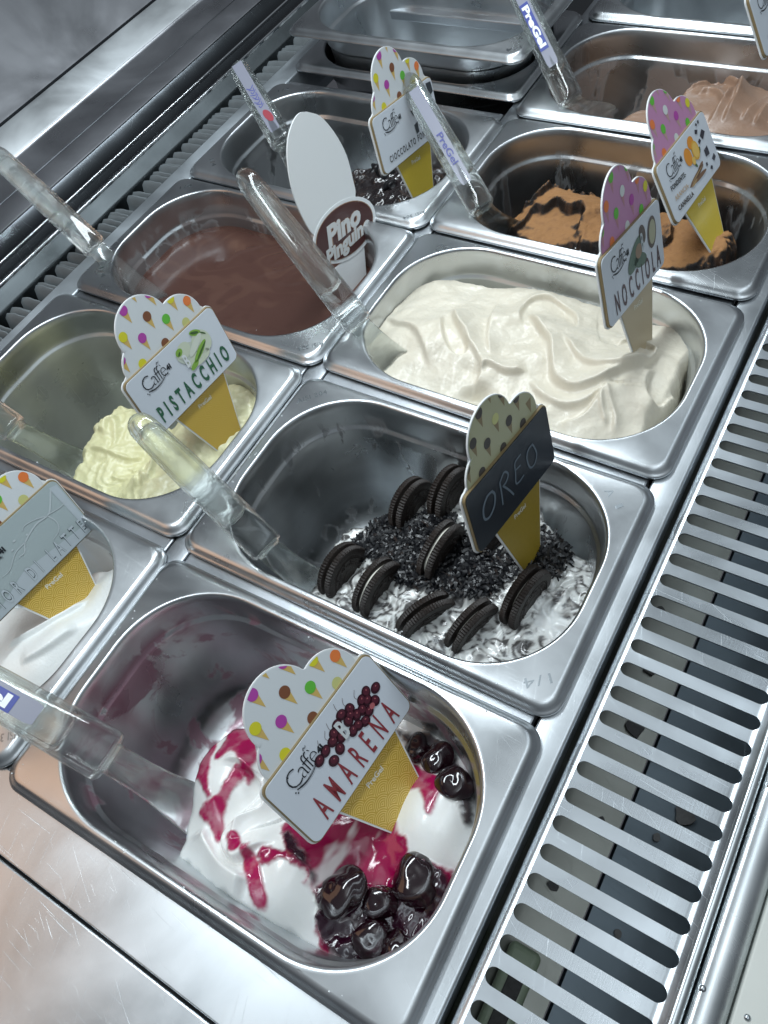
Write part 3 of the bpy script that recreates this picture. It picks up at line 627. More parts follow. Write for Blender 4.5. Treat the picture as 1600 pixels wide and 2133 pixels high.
def churn(F_, amp, sc, warp=.35, seed=0.0):
    """soft churned ridges"""
    wx = fbm(F_.X, F_.Y, 2, sc * .6, 5 + seed); wy = fbm(F_.X, F_.Y, 2, sc * .6, 11 + seed)
    r = perlin(F_.X * sc + wx * warp * 6 + seed, F_.Y * sc * .8 + wy * warp * 6)
    F_.Z += amp * (1 - np.abs(r) * 2.2)
M['cream'] = cream('gelato_cream'); M['cream_wet'] = cream('gelato_glossy', .28, .12, .12, 250, .5)
M['dry'] = cream('gelato_cocoa', .62, .0, .9, 900, .0)
FE = FEAT

# --- hazelnut (R2)
G = Field(.0008); f = FE['R2']; G.Z[:] = -.0195 + .016 * np.exp(-((G.Y - .075) / .055) ** 2) * sstep(.0, .05, G.X) * sstep(.255, .20, G.X) + .004 * fbm(G.X, G.Y, 2, 22, 1)
G.fold(f['f4'], .0090, .020, .0022, .12); G.fold(f['f5'], .0050, .011, .0018, .2); G.fold(f['f1'], .0052, .012, .0022, .12, True)
G.fold(f['f2'], .0045, .012, .0020, .2); G.fold(f['f2b'], .0050, .010, .0020, .2); G.fold(f['f3'], .0055, .012, .0018, .15)
G.fold(f['f6'], .0055, .010, .0022, .15); G.fold(f['f7'], .0080, .014, .0022, .12, True); G.fold(f['f8'], .0040, .0030, .0030, .2)
G.fold(f['f8b'], .0035, .0028, .0022, .2); G.fold(f['f9'], .0060, .008, .0016, .2); G.fold(f['f10'], .0050, .012, .0020, .2); G.fold(f['f11'], .0045, .008, .0018, .2)
for a in f['dimple']: G.blob(a[0], a[1], .008, .004, .4, -.010)
e = list(f['edge']); e = [(x, y) for x, y in e if y > .06]; e = [(.002, .01), (.002, .06)] + e + [(.245, .030), (.225, .002)]
G.edge([(x, min(y - .004, .1560)) if y > .05 else (x, y) for x, y in e], .011, .045, .0025, 70)
G.Z += .0035 * fbm(G.X, G.Y, 2, 34, 21)
G.Z += .0006 * fbm(G.X, G.Y, 3, 160, 2)
G.setc((.68, .63, .52), .15); G.mixc(sstep(.1, .5, fbm(G.X, G.Y, 3, 40, 8)) * .35, (.75, .71, .61))
g_hazel = G.build('gelato', 'R2', M['cream'], 'smooth off-white hazelnut gelato swirled into folds, filling its pan'); Z_R2 = G

# --- cherry (R0)
G = Field(.0007); f = FE['R0']; G.Z[:] = -.054 + .004 * fbm(G.X, G.Y, 2, 20, 4)
def P0(k): return f[k][0]
a = P0('lobeA'); G.blob(a[0] - .004, a[1] - .003, .038, .027, .35, .027, 2.6); a = P0('lobeB'); G.blob(a[0] - .004, a[1], .028, .030, .3, .025, 2.5)
a = P0('lobeC'); G.blob(a[0], a[1], .022, .030, .1, .020, 2.6); a = P0('lobeD'); G.blob(a[0] + .01, a[1], .022, .02, .1, .006, 2)
G.fold(f['swA'], .0085, .012, .0022, .15); G.fold(f['swB'], .0085, .011, .0022, .15, True)
G.fold(f['swA'][::2], .003, .006, .0016, .2, wob=.004)
e = [(x, y) if y > .03 else (x, .002) for x, y in f['edge']]; e = [(x if x < .235 else .262, y) for x, y in e]
e = [(x, y if y < .135 else .164) for x, y in e]
G.edge(e, .015, .055, .004, 60)
nz = fbm(G.X, G.Y, 4, 110, 6); nf = fbm(G.X, G.Y, 4, 260, 2)
G.setc((.84, .85, .83), .2)
MAG = (.36, .003, .075)
def msk(k, w=.0012, ns=.0016, g=.0016): return sstep(-w, w, g + psdf(G.X, G.Y, catmull(f[k] + [f[k][0]], 4)) + ns * nz * 1.6)
for k in ('s1', 's2', 's4', 's5', 's6', 's8'):
    m_ = msk(k); G.mixc(m_ * (.86 + .14 * sstep(-.3, .2, nz)), MAG, .9); G.Z += .0008 * m_
m7 = msk('s7', .0016, .003); G.mixc(m7 * (1 - .75 * sstep(.22, .48, fbm(G.X, G.Y * .35, 3, 80, 9))), (.30, .003, .060), .95); G.Z += .001 * m7 + .0012 * m7 * fbm(G.X, G.Y, 2, 70, 2)
for k in ('dark1', 'dark2', 'dark3'):
    md = msk(k, .0022, .003, -.0012); G.mixc(md * .96, (.012, .003, .010), 1.0); G.Z += md * ((.0045 + .0060 * fbm(G.X, G.Y, 3, 62, 12)) if k == 'dark2' else (.0022 + .0022 * fbm(G.X, G.Y, 2, 60, 12)))
g_cherry = G.build('gelato', 'R0', M['cream_wet'], 'white gelato streaked with magenta cherry sauce in the nearest pan'); Z_R0 = G
M['cherry'] = plain('syrup_cherry', (.010, .0015, .004), .10, coat=.7, var=.12, bump=.22, bscale=160)
def lump(name, key, x, y, r, mat_, G, sink=.35, seed=0, sq=(1, 1, .85), nz_=.10):
    bm = bmesh.new(); bmesh.ops.create_icosphere(bm, subdivisions=4, radius=1.0)
    rs = np.random.RandomState(seed); ph = rs.uniform(0, 6, 6); ax = rs.uniform(-.1, .1, 2)
    for v in bm.verts:
        p = v.co; k = 1 + nz_ * (math.sin(3 * p.x + ph[0]) * math.cos(2.6 * p.y + ph[1]) + .5 * math.sin(5 * p.z + 4 * p.x + ph[2])) - .14 * math.exp(-((p.x - .2) ** 2 + (p.y + .1) ** 2) * 14) * (p.z > 0)
        v.co = Vector((p.x * k * sq[0], p.y * k * sq[1], p.z * k * sq[2])) * r
    me = bpy.data.meshes.new(name); bm.to_mesh(me); bm.free()
    loc, th = pan_frame(key); o = link(name, me, mat_, None, 3.14)
    q = Matrix.Rotation(th, 3, 'Z') @ Vector((x - PL / 2, y - PW / 2, 0)); o.location = (loc.x + q.x, loc.y + q.y, G.z_at(x, y) + r * sq[2] * (1 - sink) * .55)
    o.rotation_euler = (rs.uniform(-.5, .5), rs.uniform(-.5, .5), rs.uniform(0, 6)); return o
CH = [('big glossy black cherry left of the pair at the bottom of the cherry pan', .0112), ('big glossy black cherry right of the pair at the bottom of the cherry pan', .0108),
      ('glossy dark cherry wedged between the two biggest cherries', .0078), ('glossy dark cherry nearest the pan wall, left below the big pair', .0088), ('dark syrupy cherry at the very bottom, under the big pair', .0088),
      ('dark cherry below the right hand big cherry, against the pan wall', .0085), ('topmost glossy cherry of the arc right of the cherry sign', .0072), ('second glossy cherry down the arc right of the cherry sign', .0080),
      ('lowest glossy cherry of the arc along the right pan wall', .0080), ('small dark cherry at the upper rim side of the arc', .0066), ('small dark cherry half under sauce left below the cherry sign', .0060),
      ('dark cherry at the right bottom corner of the cherry pan', .0085)]
for i, (x, y) in enumerate(f['c'][:12]):
    if i in (3, 5, 9, 10): continue
    tag(lump('cherry', 'R0', x, y, CH[i][1] * 1.12, M['cherry'], Z_R0, .8, i, (1.15, 1.0, .72), .12), CH[i][0], 'cherry', 'dark syrup cherries in the nearest pan')

# --- cookie gelato (R1)
G = Field(.0007); f = FE['R1']; G.Z[:] = -.047 + .005 * fbm(G.X, G.Y, 3, 26, 7)
G.blob(.16, .085, .06, .05, 0, .010); G.blob(.11, .13, .03, .03, 0, .006)
G.Z += .0018 * (1 - np.abs(perlin(G.X * 52 + 2 * fbm(G.X, G.Y, 2, 40, 3), G.Y * 60)) * 2)
G.edge([(x, y) if y > .05 else (x, .002) for x, y in [((q[0] if q[0] < .235 else .262), (q[1] if q[1] < .15 else .164)) for q in f['edge']]], .014, .06, .004, 70)
wx = 1.4 * fbm(G.X, G.Y, 2, 50, 1); wy = 1.4 * fbm(G.X, G.Y, 2, 50, 2)
mar = perlin(G.X * 55 + wx * 3, G.Y * 38 + wy * 3); mar2 = perlin(G.X * 80 + wx * 7, G.Y * 48 + wy * 7)
G.setc((.66, .67, .65), .25)
G.mixc(sstep(-.25, .30, mar) * .62, (.25, .235, .225), .3); G.mixc(sstep(.06, .40, mar + .45 * mar2) * .9, (.045, .042, .042), .5); fl = fbm(G.X, G.Y, 4, 230, 31); G.mixc(sstep(.22, .30, fl) * sstep(-.3, .1, mar) * .6, (.015, .014, .014), .5)
nz = fbm(G.X, G.Y, 3, 90, 6)
for k in ('white1', 'white2', 'white3'): G.mixc(sstep(-.002, .003, psdf(G.X, G.Y, f[k]) + .004 * nz) * .92, (.78, .80, .79), .3)
cr = 0
for k in ('crumb1', 'crumb2', 'crumb3'):
    mk = sstep(-.003, .003, psdf(G.X, G.Y, f[k]) + .006 * nz); cr = np.maximum(cr, mk)
G.mixc(cr * .97, (.010, .011, .014), .9); G.Z += cr * .0024 * (1 + 1.2 * fbm(G.X, G.Y, 3, 220, 4))
g_cookie = G.build('gelato', 'R1', M['cream_wet'], 'white gelato marbled with black cookie crumbs under the cookies'); Z_R1 = G
# glossy crumbs scattered on top
M['crumb'] = plain('syrup_crumb', (.005, .0055, .0075), .36, coat=.10, spec=.45)
loc, th = pan_frame('R1'); mb = MB(); rs = np.random.RandomState(3); polys = [np.array(f[k]) for k in ('crumb1', 'crumb2', 'crumb3')]
cnt = 0
for P, num in zip(polys, (2600, 900, 160)):
    lo, hi = P.min(0), P.max(0); got = 0
    while got < num:
        c = rs.uniform(lo - .004, hi + .004, (200, 2)); dd = psdf(c[:, 0], c[:, 1], P) + .004 * rs.uniform(-1.6, 1, 200)
        for q in c[dd > 0][:num - got]:
            z = Z_R1.z_at(*q) + rs.uniform(.0004, .0028); a = rs.uniform(0, 6.28); l = rs.uniform(.0012, .0042); w_ = rs.uniform(.0004, .0010); b1 = rs.uniform(-.0010, .0014); b2 = rs.uniform(-.8, .8)
            ca, sa = math.cos(a), math.sin(a); vs = []
            for t, h in ((-1, 0), (0, b1), (1, rs.uniform(-.0006, .0008))):
                for s in (-1, 1): vs.append((q[0] - PL / 2 + t * l * ca - s * w_ * sa, q[1] - PW / 2 + t * l * sa + s * w_ * ca, z + h + s * w_ * b2))
            mb.add(vs, [(0, 2, 3, 1), (2, 4, 5, 3)]); got += 1
o = mb.build('cookie_crumbs', M['crumb'], None, 3.14); o.location = loc; o.rotation_euler = (0, 0, th)
tag(o, 'glossy black cookie crumbs and syrup strewn between the cookies', 'crumbs', kind='stuff')
# loose black flecks on the pan wall
# --- cookies
M['wafer'] = plain('cocoa_wafer', (.014, .009, .007), .5, var=.5, bump=.5, bscale=900); M['filling'] = plain('cookie_filling', (.72, .70, .62), .6)
def wafer_mesh(side):
    K = 128; v = []; f = []; R0 = .0225; zt = side
    rings = [(0.0, .0058), (.0040, .0058), (.0052, .0062), (.0062, .0058), (.0140, .0058), (.0146, .0063), (.0152, .0058), (.0168, .0058), (.0172, .0065), (.0182, .0065), (R0 - .0008, .0062), (R0, .0053), (R0, .0018), (R0 - .0006, .0011), (.0, .0011)]
    idx = []
    for j, (r, z) in enumerate(rings):
        if r == 0: idx.append([len(v)] * K); v.append((0, 0, z * zt)); continue
        row = []
        for k in range(K):
            a = 2 * math.pi * k / K; rr = r + (.0008 if (j in (10, 11, 12) and k % 2) else 0); zz = z
            if 0.0065 < r < .0145: zz += .0003 * math.sin(7 * a)
            row.append(len(v)); v.append((rr * math.cos(a), rr * math.sin(a), zz * zt))
        idx.append(row)
    for j in range(len(rings) - 1):
        for k in range(K):
            q = [idx[j][k], idx[j + 1][k], idx[j + 1][(k + 1) % K], idx[j][(k + 1) % K]]; q2 = []
            for t in q:
                if t not in q2: q2.append(t)
            if len(q2) > 2: f.append(tuple(q2[::-1] if zt > 0 else q2))
    # embossed petals and dashes on the face
    def bump_at(x, y, rx, ry, rot, h=.0007):
        n0 = len(v); c, s = math.cos(rot), math.sin(rot); z0 = .0057
        for rr, hh in ((1, 0), (.6, h)):
            for k in range(8):
                a = 2 * math.pi * k / 8; ux, uy = rx * rr * math.cos(a), ry * rr * math.sin(a); v.append((x + ux * c - uy * s, y + ux * s + uy * c, (z0 + hh) * zt))
        for k in range(8): q = (n0 + k, n0 + (k + 1) % 8, n0 + 8 + (k + 1) % 8, n0 + 8 + k); f.append(q if zt > 0 else q[::-1])
        q = tuple(n0 + 8 + k for k in range(8)); f.append(q if zt > 0 else q[::-1])
    for i in range(12):
        a = 2 * math.pi * i / 12
        for da in (-.14, 0, .14): bump_at(.0105 * math.cos(a + da), .0105 * math.sin(a + da), .0014, .0006, a + da * 3)
        bump_at(.0128 * math.cos(a + .26), .0128 * math.sin(a + .26), .0009, .0005, a)
    for i in range(40): a = 2 * math.pi * i / 40; bump_at(.0160 * math.cos(a), .0160 * math.sin(a), .0005, .0004, a, .0005)
    me = bpy.data.meshes.new('wafer'); me.from_pydata(v, [], f); me.update(); me.materials.append(M['wafer']); me.shade_smooth(); me.set_sharp_from_angle(angle=.7); return me
wa, wb = wafer_mesh(1), wafer_mesh(-1)
K = 40; v = []; f_ = []
for z in (-.0015, -.0008, .0008, .0015):
    rr = .0206 if abs(z) > .001 else .0211
    for k in range(K): a = 2 * math.pi * k / K; q = rr + .0003 * math.sin(5 * a); v.append((q * math.cos(a), q * math.sin(a), z))
for j in range(3):
    for k in range(K): f_.append((j * K + k, j * K + (k + 1) % K, (j + 1) * K + (k + 1) % K, (j + 1) * K + k))
fill_me = bpy.data.meshes.new('filling'); fill_me.from_pydata(v, [], f_); fill_me.update(); fill_me.materials.append(M['filling']); fill_me.shade_smooth()
CK = [ # axis, height offset, label
 ((.85, -.15, .30), .006, 'black sandwich cookie showing its embossed face, leftmost of the back row'),
 ((.95, -.10, .08), .007, 'black sandwich cookie standing second from the left in the back row'),
 ((.95, -.08, .10), .009, 'black sandwich cookie half behind the chalk sign in the back row'),
 ((.95, -.10, .12), .006, 'black sandwich cookie at the far left edge of the mound'),
 ((.97, -.12, -.02), .006, 'black sandwich cookie with pale filling, in front of the leftmost one'),
 ((.98, -.10, -.08), .010, 'black sandwich cookie with the widest line of white filling, centre of the pan'),
 ((.86, -.48, -.10), .002, 'black sandwich cookie leaning low in the middle of the front row'),
 ((.94, -.28, -.08), .005, 'black sandwich cookie at the bottom of the front row, near the pan edge'),
 ((.97, -.16, .0), .008, 'black sandwich cookie at the right end, below the chalk sign'),
 ((.90, -.2, .3), -.001, 'black sandwich cookie mostly hidden behind the foot of the chalk sign')]
for i, (x, y) in enumerate(f['cook']):
    ax, dz, lab = CK[i]; q = Matrix.Rotation(th, 3, 'Z') @ Vector((x - PL / 2, y - PW / 2, 0))
    z = Vector(ax).normalized(); r = z.to_track_quat('Z', 'Y')
    e = tag(empty('sandwich_cookie'), lab, 'cookie', 'black sandwich cookies in the cookie gelato'); e.rotation_mode = 'QUATERNION'; e.rotation_quaternion = r @ Euler((0, 0, rs.uniform(0, 6))).to_quaternion(); e.scale = [rs.uniform(.88, .93)] * 3
    e.location = (loc.x + q.x, loc.y + q.y, Z_R1.z_at(x, y) + dz - .0045)
    for nm, me in (('wafer', wa), ('wafer', wb), ('filling', fill_me)):
        o = bpy.data.objects.new(nm, me); C.objects.link(o); o.parent = e
        if nm == 'filling' and i not in (4, 5): o.scale = (.76, .76, .9)
        if nm == 'filling' and i in (4, 5): o.scale = (.95, .95, .8)
    
# --- pistachio (L1)
G = Field(.0009); f = FE['L1']; G.Z[:] = -.046 + .004 * fbm(G.X, G.Y, 2, 20, 14)
G.blob(.105, .075, .040, .045, .2, .014, 2.4); G.blob(.20, .09, .036, .08, 0, .031, 2.6); G.blob(.155, .085, .014, .05, 0, -.008, 2)
G.fold(f['sw1'], .004, .007, .0016); G.fold(f['sw2'], .003, .005, .0014); G.fold(f['sw3'], .0035, .003, .0016); G.fold(f['sw4'], .005, .007, .0018)
G.fold(f['sw5'], .007, .009, .0018); G.fold(f['sw6'], .006, .009, .0020, .2, True); G.fold(f['sw7'], .004, .004, .0018)
e = [(x, y) if y > .048 else (x, .002) for x, y in f['edge']]; e = [(x if x < .197 else .262, y) for x, y in e]
G.edge(e, .016, .060, .006, 75)
rd = sstep(.02, .0, G.d) ; G.Z += rd * .0035 * fbm(G.X, G.Y, 3, 140, 5); churn(G, .0012, 42, .4, 2); G.Z += .0018 * fbm(G.X, G.Y, 3, 120, 3)
G.setc((.66, .64, .38), .12); G.mixc(sstep(0, .5, fbm(G.X, G.Y, 3, 45, 8)) * .4, (.70, .68, .44)); G.mixc(sstep(.15, .22, G.X) * .5, (.72, .71, .50))
G.build('gelato', 'L1', M['cream'], 'pale green pistachio gelato mounded at the right half of its pan')
# --- milk (L0)
G = Field(.0009); f = FE['L0']; G.Z[:] = -.040 + .005 * fbm(G.X, G.Y, 2, 20, 24)
a = P0('l1'); G.blob(a[0] + .01, a[1] - .01, .035, .028, .6, .018, 2.5); a = P0('l2'); G.blob(a[0] + .01, a[1], .018, .05, 0, .014, 2.5); a = P0('l3'); G.blob(a[0] + .01, a[1] - .012, .02, .018, .5, .008, 2)
G.fold(f['sw1'], .006, .010, .0018); G.fold(f['sw2'], .004, .008, .0018)
G.edge([(.075, .002), (.09, .06), (.11, .085), (.15, .100), (.165, .112), (.175, .135), (.19, .15), (.262, .164), (.262, .002)], .016, .060, .004, 70)
G.setc((.76, .79, .78), .25)
G.build('gelato', 'L0', M['cream'], 'pure white milk gelato piled around the sign at the left edge')
# --- milk chocolate (R4)
G = Field(.0011); f = FE['R4']; G.Z[:] = -.034 + .003 * fbm(G.X, G.Y, 2, 20, 34)
G.blob(.17, .09, .06, .05, 0, .016); 
for k, a_ in (('sw1', .009), ('sw2', .006), ('sw3', .007), ('sw4', .006), ('sw5', .004), ('sw6', .006)): G.fold(f[k], a_, .012, .0020)
G.edge([(.045, .002), (.066, .06), (.078, .085), (.092, .100), (.110, .110), (.122, .130), (.14, .145), (.16, .152), (.2, .152), (.262, .15), (.262, .002)], .016, .050, .005, 60)
G.setc((.30, .185, .125), .25); G.mixc(sstep(0, .5, fbm(G.X, G.Y, 3, 40, 8)) * .5, (.36, .23, .16))
G.build('gelato', 'R4', M['cream'], 'light brown milk chocolate gelato in ribbed waves')
# --- cocoa dusted dark (R3)
G = Field(.0009); f = FE['R3']; G.Z[:] = -.041 + .004 * fbm(G.X, G.Y, 2, 20, 44)
a = P0('l1'); G.blob(a[0], a[1] - .012, .03, .02, 0, .012); a = P0('l2'); G.blob(a[0], a[1] - .01, .02, .02, 0, .008); a = P0('l3'); G.blob(a[0], a[1], .03, .02, 0, .008); a = P0('l5'); G.blob(a[0], a[1], .03, .03, 0, .006)
gk = 0
for k, a_ in (('k1', .007), ('k2', .010), ('k3', .006), ('k4', .008), ('k5', .009), ('k6', .008)): gk = np.maximum(gk, G.fold(f[k], a_, .010, .0020, wob=.004))
G.edge([(x, y) if y > .062 else (x, .055) for x, y in [(q[0], q[1] if q[1] < .14 else q[1] - .006) for q in f['edge']]], .013, .05, .007, 80)
G.Z += .0012 * fbm(G.X, G.Y, 4, 150, 3) + .0022 * sstep(.012, 0, G.d) * fbm(G.X, G.Y, 3, 200, 7)
gy, gx = np.gradient(G.Z, G.y[1] - G.y[0]); sl = np.hypot(gx, gy); dz = fbm(G.X, G.Y, 4, 60, 13)
G.setc((.012, .008, .007), .5); G.mixc(sstep(1.5, .7, sl + .9 * dz), (.36, .175, .062), .0); G.mixc(sstep(.0, .5, fbm(G.X, G.Y, 4, 200, 3)) * .35, (.20, .09, .04))
for k in ('d1', 'd2', 'd3', 'd4'):
    a = P0(k); G.mixc(sstep(.010, .004, np.hypot(G.X - a[0], (G.Y - a[1]) * 1.6) + .003 + .016 * dz), (.012, .008, .007), .5)
G.build('gelato', 'R3', M['dry'], 'dark gelato dusted with orange-brown cocoa powder and cracked')
# --- liquid chocolate (L2)
G = Field(.0011); f = FE['L2']; G.Z[:] = -.028
for k in ('sw1', 'sw2', 'sw3', 'sw4'): G.fold(f[k], .0010, .006, .0022, .3, wob=.004)
wx = fbm(G.X, G.Y, 2, 18, 3); G.Z += .0007 * perlin(G.X * 14 + 2.5 * wx, G.Y * 50 + 3 * wx) * np.exp(-((G.X - .16) / .06) ** 2)
G.Z -= .0015 * sstep(.010, 0, opening_sdf(G.X, G.Y, .005))
G.setc((.078, .037, .029), .75); G.mixc(sstep(.0, .4, perlin(G.X * 16 + 3 * wx, G.Y * 45 + 3 * wx)) * .5, (.11, .057, .042)); G.mixc(sstep(.1, .5, fbm(G.X, G.Y * 2, 4, 50, 5)) * .3, (.055, .024, .019))
M['sauce'] = cream('chocolate_sauce', .36, .0, .03, 60, .3)
G.build('chocolate_sauce', 'L2', M['sauce'], 'smooth glossy brown chocolate sauce filling the pan of the tall oval sign', 'chocolate sauce')
# --- dark chocolate remains (L3)
G = Field(.0011); G.Z[:] = -.052 + .010 * fbm(G.X, G.Y, 3, 30, 54); G.blob(.19, .06, .05, .06, 0, .016); G.Z += .004 * fbm(G.X, G.Y, 4, 110, 51)
G.edge([(.085, .002), (.095, .11), (.12, .145), (.16, .15), (.262, .164), (.262, .002)], .02, .04, .006, 60)
G.setc((.016, .012, .013), .85)
G.build('gelato', 'L3', M['cream_wet'], 'remains of nearly black chocolate gelato at the right end of its pan')
for i, (x, y, r, lb) in enumerate(((.150, .118, .010, 'glossy dark chocolate lump left of the sign foot, nearer the wall'), (.132, .128, .008, 'small glossy chocolate lump at the left end of the remains'), (.215, .052, .010, 'glossy dark chocolate lump right of the sign foot'), (.167, .10, .008, 'glossy dark chocolate lump just behind the tall oval sign'))):
    tag(lump('chocolate_chunk', 'L3', x, y, r, M['crumb'], G, .4, 40 + i, (1, .8, .7), .22), lb, 'chocolate chunk', 'dark chunks in the nearly empty pan')

# ================================================================ cone shaped flavour signs
M['board'] = plain('sign_plastic', (.64, .68, .70), .30); M['board_edge'] = plain('sign_white', (.78, .81, .82), .35)
M['pink'] = plain('sign_pink', (.50, .24, .42), .30); M['creamy'] = plain('sign_cream', (.42, .42, .26), .30)
M['gold'] = plain('sign_gold_side', (.24, .18, .09), .4); M['card'] = plain('sign_card', (.62, .67, .73), .28); M['chalk'] = plain('chalkboard', (.016, .022, .032), .28)
M['milkcard'] = plain('milk_card', (.38, .45, .46), .28); M['milkline'] = plain('milk_splash', (.50, .56, .58), .3); M['milkpale'] = plain('milk_pale', (.46, .52, .56), .3)
INK = {}
def ink(r, g, b):
    k = (r, g, b)
    if k not in INK: INK[k] = plain('print_ink', k, .4)
    return INK[k]
def cone_mat():
    m, nt, b = mat('cone_print'); L = nt.links; tc = N(nt, 'ShaderNodeTexCoord'); sp = N(nt, 'ShaderNodeSeparateXYZ'); L.new(tc.outputs['Object'], sp.inputs[0])
    def mth(op, a, bb=None):
        n = N(nt, 'ShaderNodeMath', operation=op)
        for i, q in enumerate((a, bb)):
            if q is None: continue
            if isinstance(q, (int, float)): n.inputs[i].default_value = q
            else: L.new(q, n.inputs[i])
        return n.outputs[0]
    y = mth('MULTIPLY', sp.outputs['Y'], 1 / .0060); row = mth('FLOOR', y); fy = mth('SUBTRACT', y, row)
    sh = mth('MULTIPLY', mth('MODULO', mth('ADD', row, 100.0), 2.0), .5); x = mth('ADD', mth('MULTIPLY', sp.outputs['X'], 1 / .0125), sh); fx = mth('SUBTRACT', mth('FRACT', mth('ADD', x, 50.0)), .5)
    d = mth('SQRT', mth('ADD', mth('POWER', mth('MULTIPLY', fx, 1.9), 2.0), mth('POWER', mth('MULTIPLY', mth('SUBTRACT', fy, -.25), .8), 2.0)))
    s = mth('SINE', mth('MULTIPLY', d, 32.0)); r = ramp(nt, s, .25, .65, (.50, .32, .035, 1), (.72, .54, .17, 1)); L.new(r.outputs[0], b.inputs['Base Color']); b.inputs['Roughness'].default_value = .35
    return m
M['cone'] = cone_mat(); M['coneplain'] = plain('cone_yellow', (.58, .44, .05), .35, var=.05, bscale=500); M['coneshade'] = plain('cone_shaded_yellow', (.34, .24, .03), .35, var=.1, bscale=300); M['conetan'] = plain('cone_tan', (.52, .44, .30), .35)  # darker yellow carries the shade of the backlit chalk sign in its colour
def arcpts(c, r, a, b, n=16): return [(c[0] + r * math.cos(math.radians(a + (b - a) * i / n)), c[1] + r * math.sin(math.radians(a + (b - a) * i / n))) for i in range(n + 1)]
def corner(cx, cy, r, a0, n=6): return arcpts((cx, cy), r, a0, a0 + 90, n)
HB = .2585   # half height of plaque (in plaque widths)
def sign_outline(g=0.0):
    P = []
    P += [(-.055, -.95), (.125, -.95), (.31 - g, -HB)]
    P += corner(.5 - .06, -HB + .06, .06, 270); P += corner(.5 - .06, HB - .06, .06, 0)
    P += arcpts((.205, .283), .212 - g, -6, 103, 14)[1:]
    P += arcpts((-.085, .448), .238 - g, 12, 189, 24); P += arcpts((-.235, .262), .178 - g, 112, 176, 8)
    P += corner(-.5 + .06, HB - .06, .06, 90); P += corner(-.5 + .06, -HB + .06, .06, 180); P += [(-.275 + g, -HB)]
    return P
def cloud_outline(g=.006):
    P = [(.40, HB - .02)] + arcpts((.205, .283), .212 - g, -4, 101, 14) + arcpts((-.085, .448), .238 - g, 13, 187, 24) + arcpts((-.235, .262), .178 - g, 110, 178, 8) + [(-.40, HB - .02)]
    return P
def solid(name, P, z0, z1, mat_, parent, W=.1, mat_side=None):
    n = len(P); v = [(x * W, y * W, z1) for x, y in P] + [(x * W, y * W, z0) for x, y in P]
    f = [tuple(range(n)), tuple(range(2 * n - 1, n - 1, -1))] + [(i, i + n, (i + 1) % n + n, (i + 1) % n) for i in range(n)]
    me = bpy.data.meshes.new(name); me.from_pydata(v, [], f); me.update(); o = link(name, me, mat_, parent)
    return o
def flat(name, polys, z, mat_, parent, W=.1):
    v = []; f = []
    for P in polys:
        if len(P) < 3: continue
        f.append(tuple(range(len(v), len(v) + len(P)))); v += [(x * W, y * W, z) for x, y in P]
    if f: return pyd(name, v, f, mat_, parent)
def clip_circle(P, c, r, n=40):
    """clip a convex polygon to a circle"""
    out = list(P)
    for i in range(n):
        a = 2 * math.pi * i / n; nx, ny = math.cos(a), math.sin(a); res = []
        for j in range(len(out)):
            p, q = out[j], out[(j + 1) % len(out)]; dp = (p[0] - c[0]) * nx + (p[1] - c[1]) * ny - r; dq = (q[0] - c[0]) * nx + (q[1] - c[1]) * ny - r
            if dp <= 0: res.append(p)
            if dp * dq < 0: t = dp / (dp - dq); res.append((p[0] + (q[0] - p[0]) * t, p[1] + (q[1] - p[1]) * t))
        out = res
        if not out: break
    return out
def ell(cx, cy, rx, ry, rot=0, n=20):
    c, s = math.cos(rot), math.sin(rot); return [(cx + rx * math.cos(a) * c - ry * math.sin(a) * s, cy + rx * math.cos(a) * s + ry * math.sin(a) * c) for a in (2 * math.pi * i / n for i in range(n))]
def ribbon(P, w0, w1=None, n=5):
    P = catmull(P, n) if len(P) > 2 else np.array(P, float); w1 = w0 if w1 is None else w1; out = []; L = []; R = []
    for i in range(len(P)):
        a = P[max(i - 1, 0)]; b = P[min(i + 1, len(P) - 1)]; d = b - a; d = d / (np.linalg.norm(d) + 1e-9); t = i / (len(P) - 1); w_ = w0 * (1 - t) + w1 * t
        L.append((P[i][0] - d[1] * w_ / 2, P[i][1] + d[0] * w_ / 2)); R.append((P[i][0] + d[1] * w_ / 2, P[i][1] - d[0] * w_ / 2))
    return [[R[i], R[i + 1], L[i + 1], L[i]] for i in range(len(P) - 1)]
def text_part(name, s, u0, u1, v0, v1, z, mat_, parent, skew=0.0, W=.1, **kw):
    v, f = fit_text(s, 0, 1, 0, 1, **kw); out = [((u0 + q[0] * (u1 - u0)) * W, (v0 + q[1] * (v1 - v0) + skew * q[0]) * W, z) for q in v]
    return pyd(name, out, f, mat_, parent)
def sign_frame(rv, c):
    a = Vector(rv); R = Matrix.Rotation(a.length, 3, a.normalized()).transposed()     # columns u, v, n
    return Matrix.Translation(c) @ R.to_4x4()
PUR, BRO, GRE, PAL, YEL, ORA, WHI = (.42, .06, .36), (.20, .075, .035), (.12, .48, .05), (.55, .56, .22), (.66, .62, .03), (.75, .20, .05), (.62, .66, .66)
DKB = (.055, .045, .04)
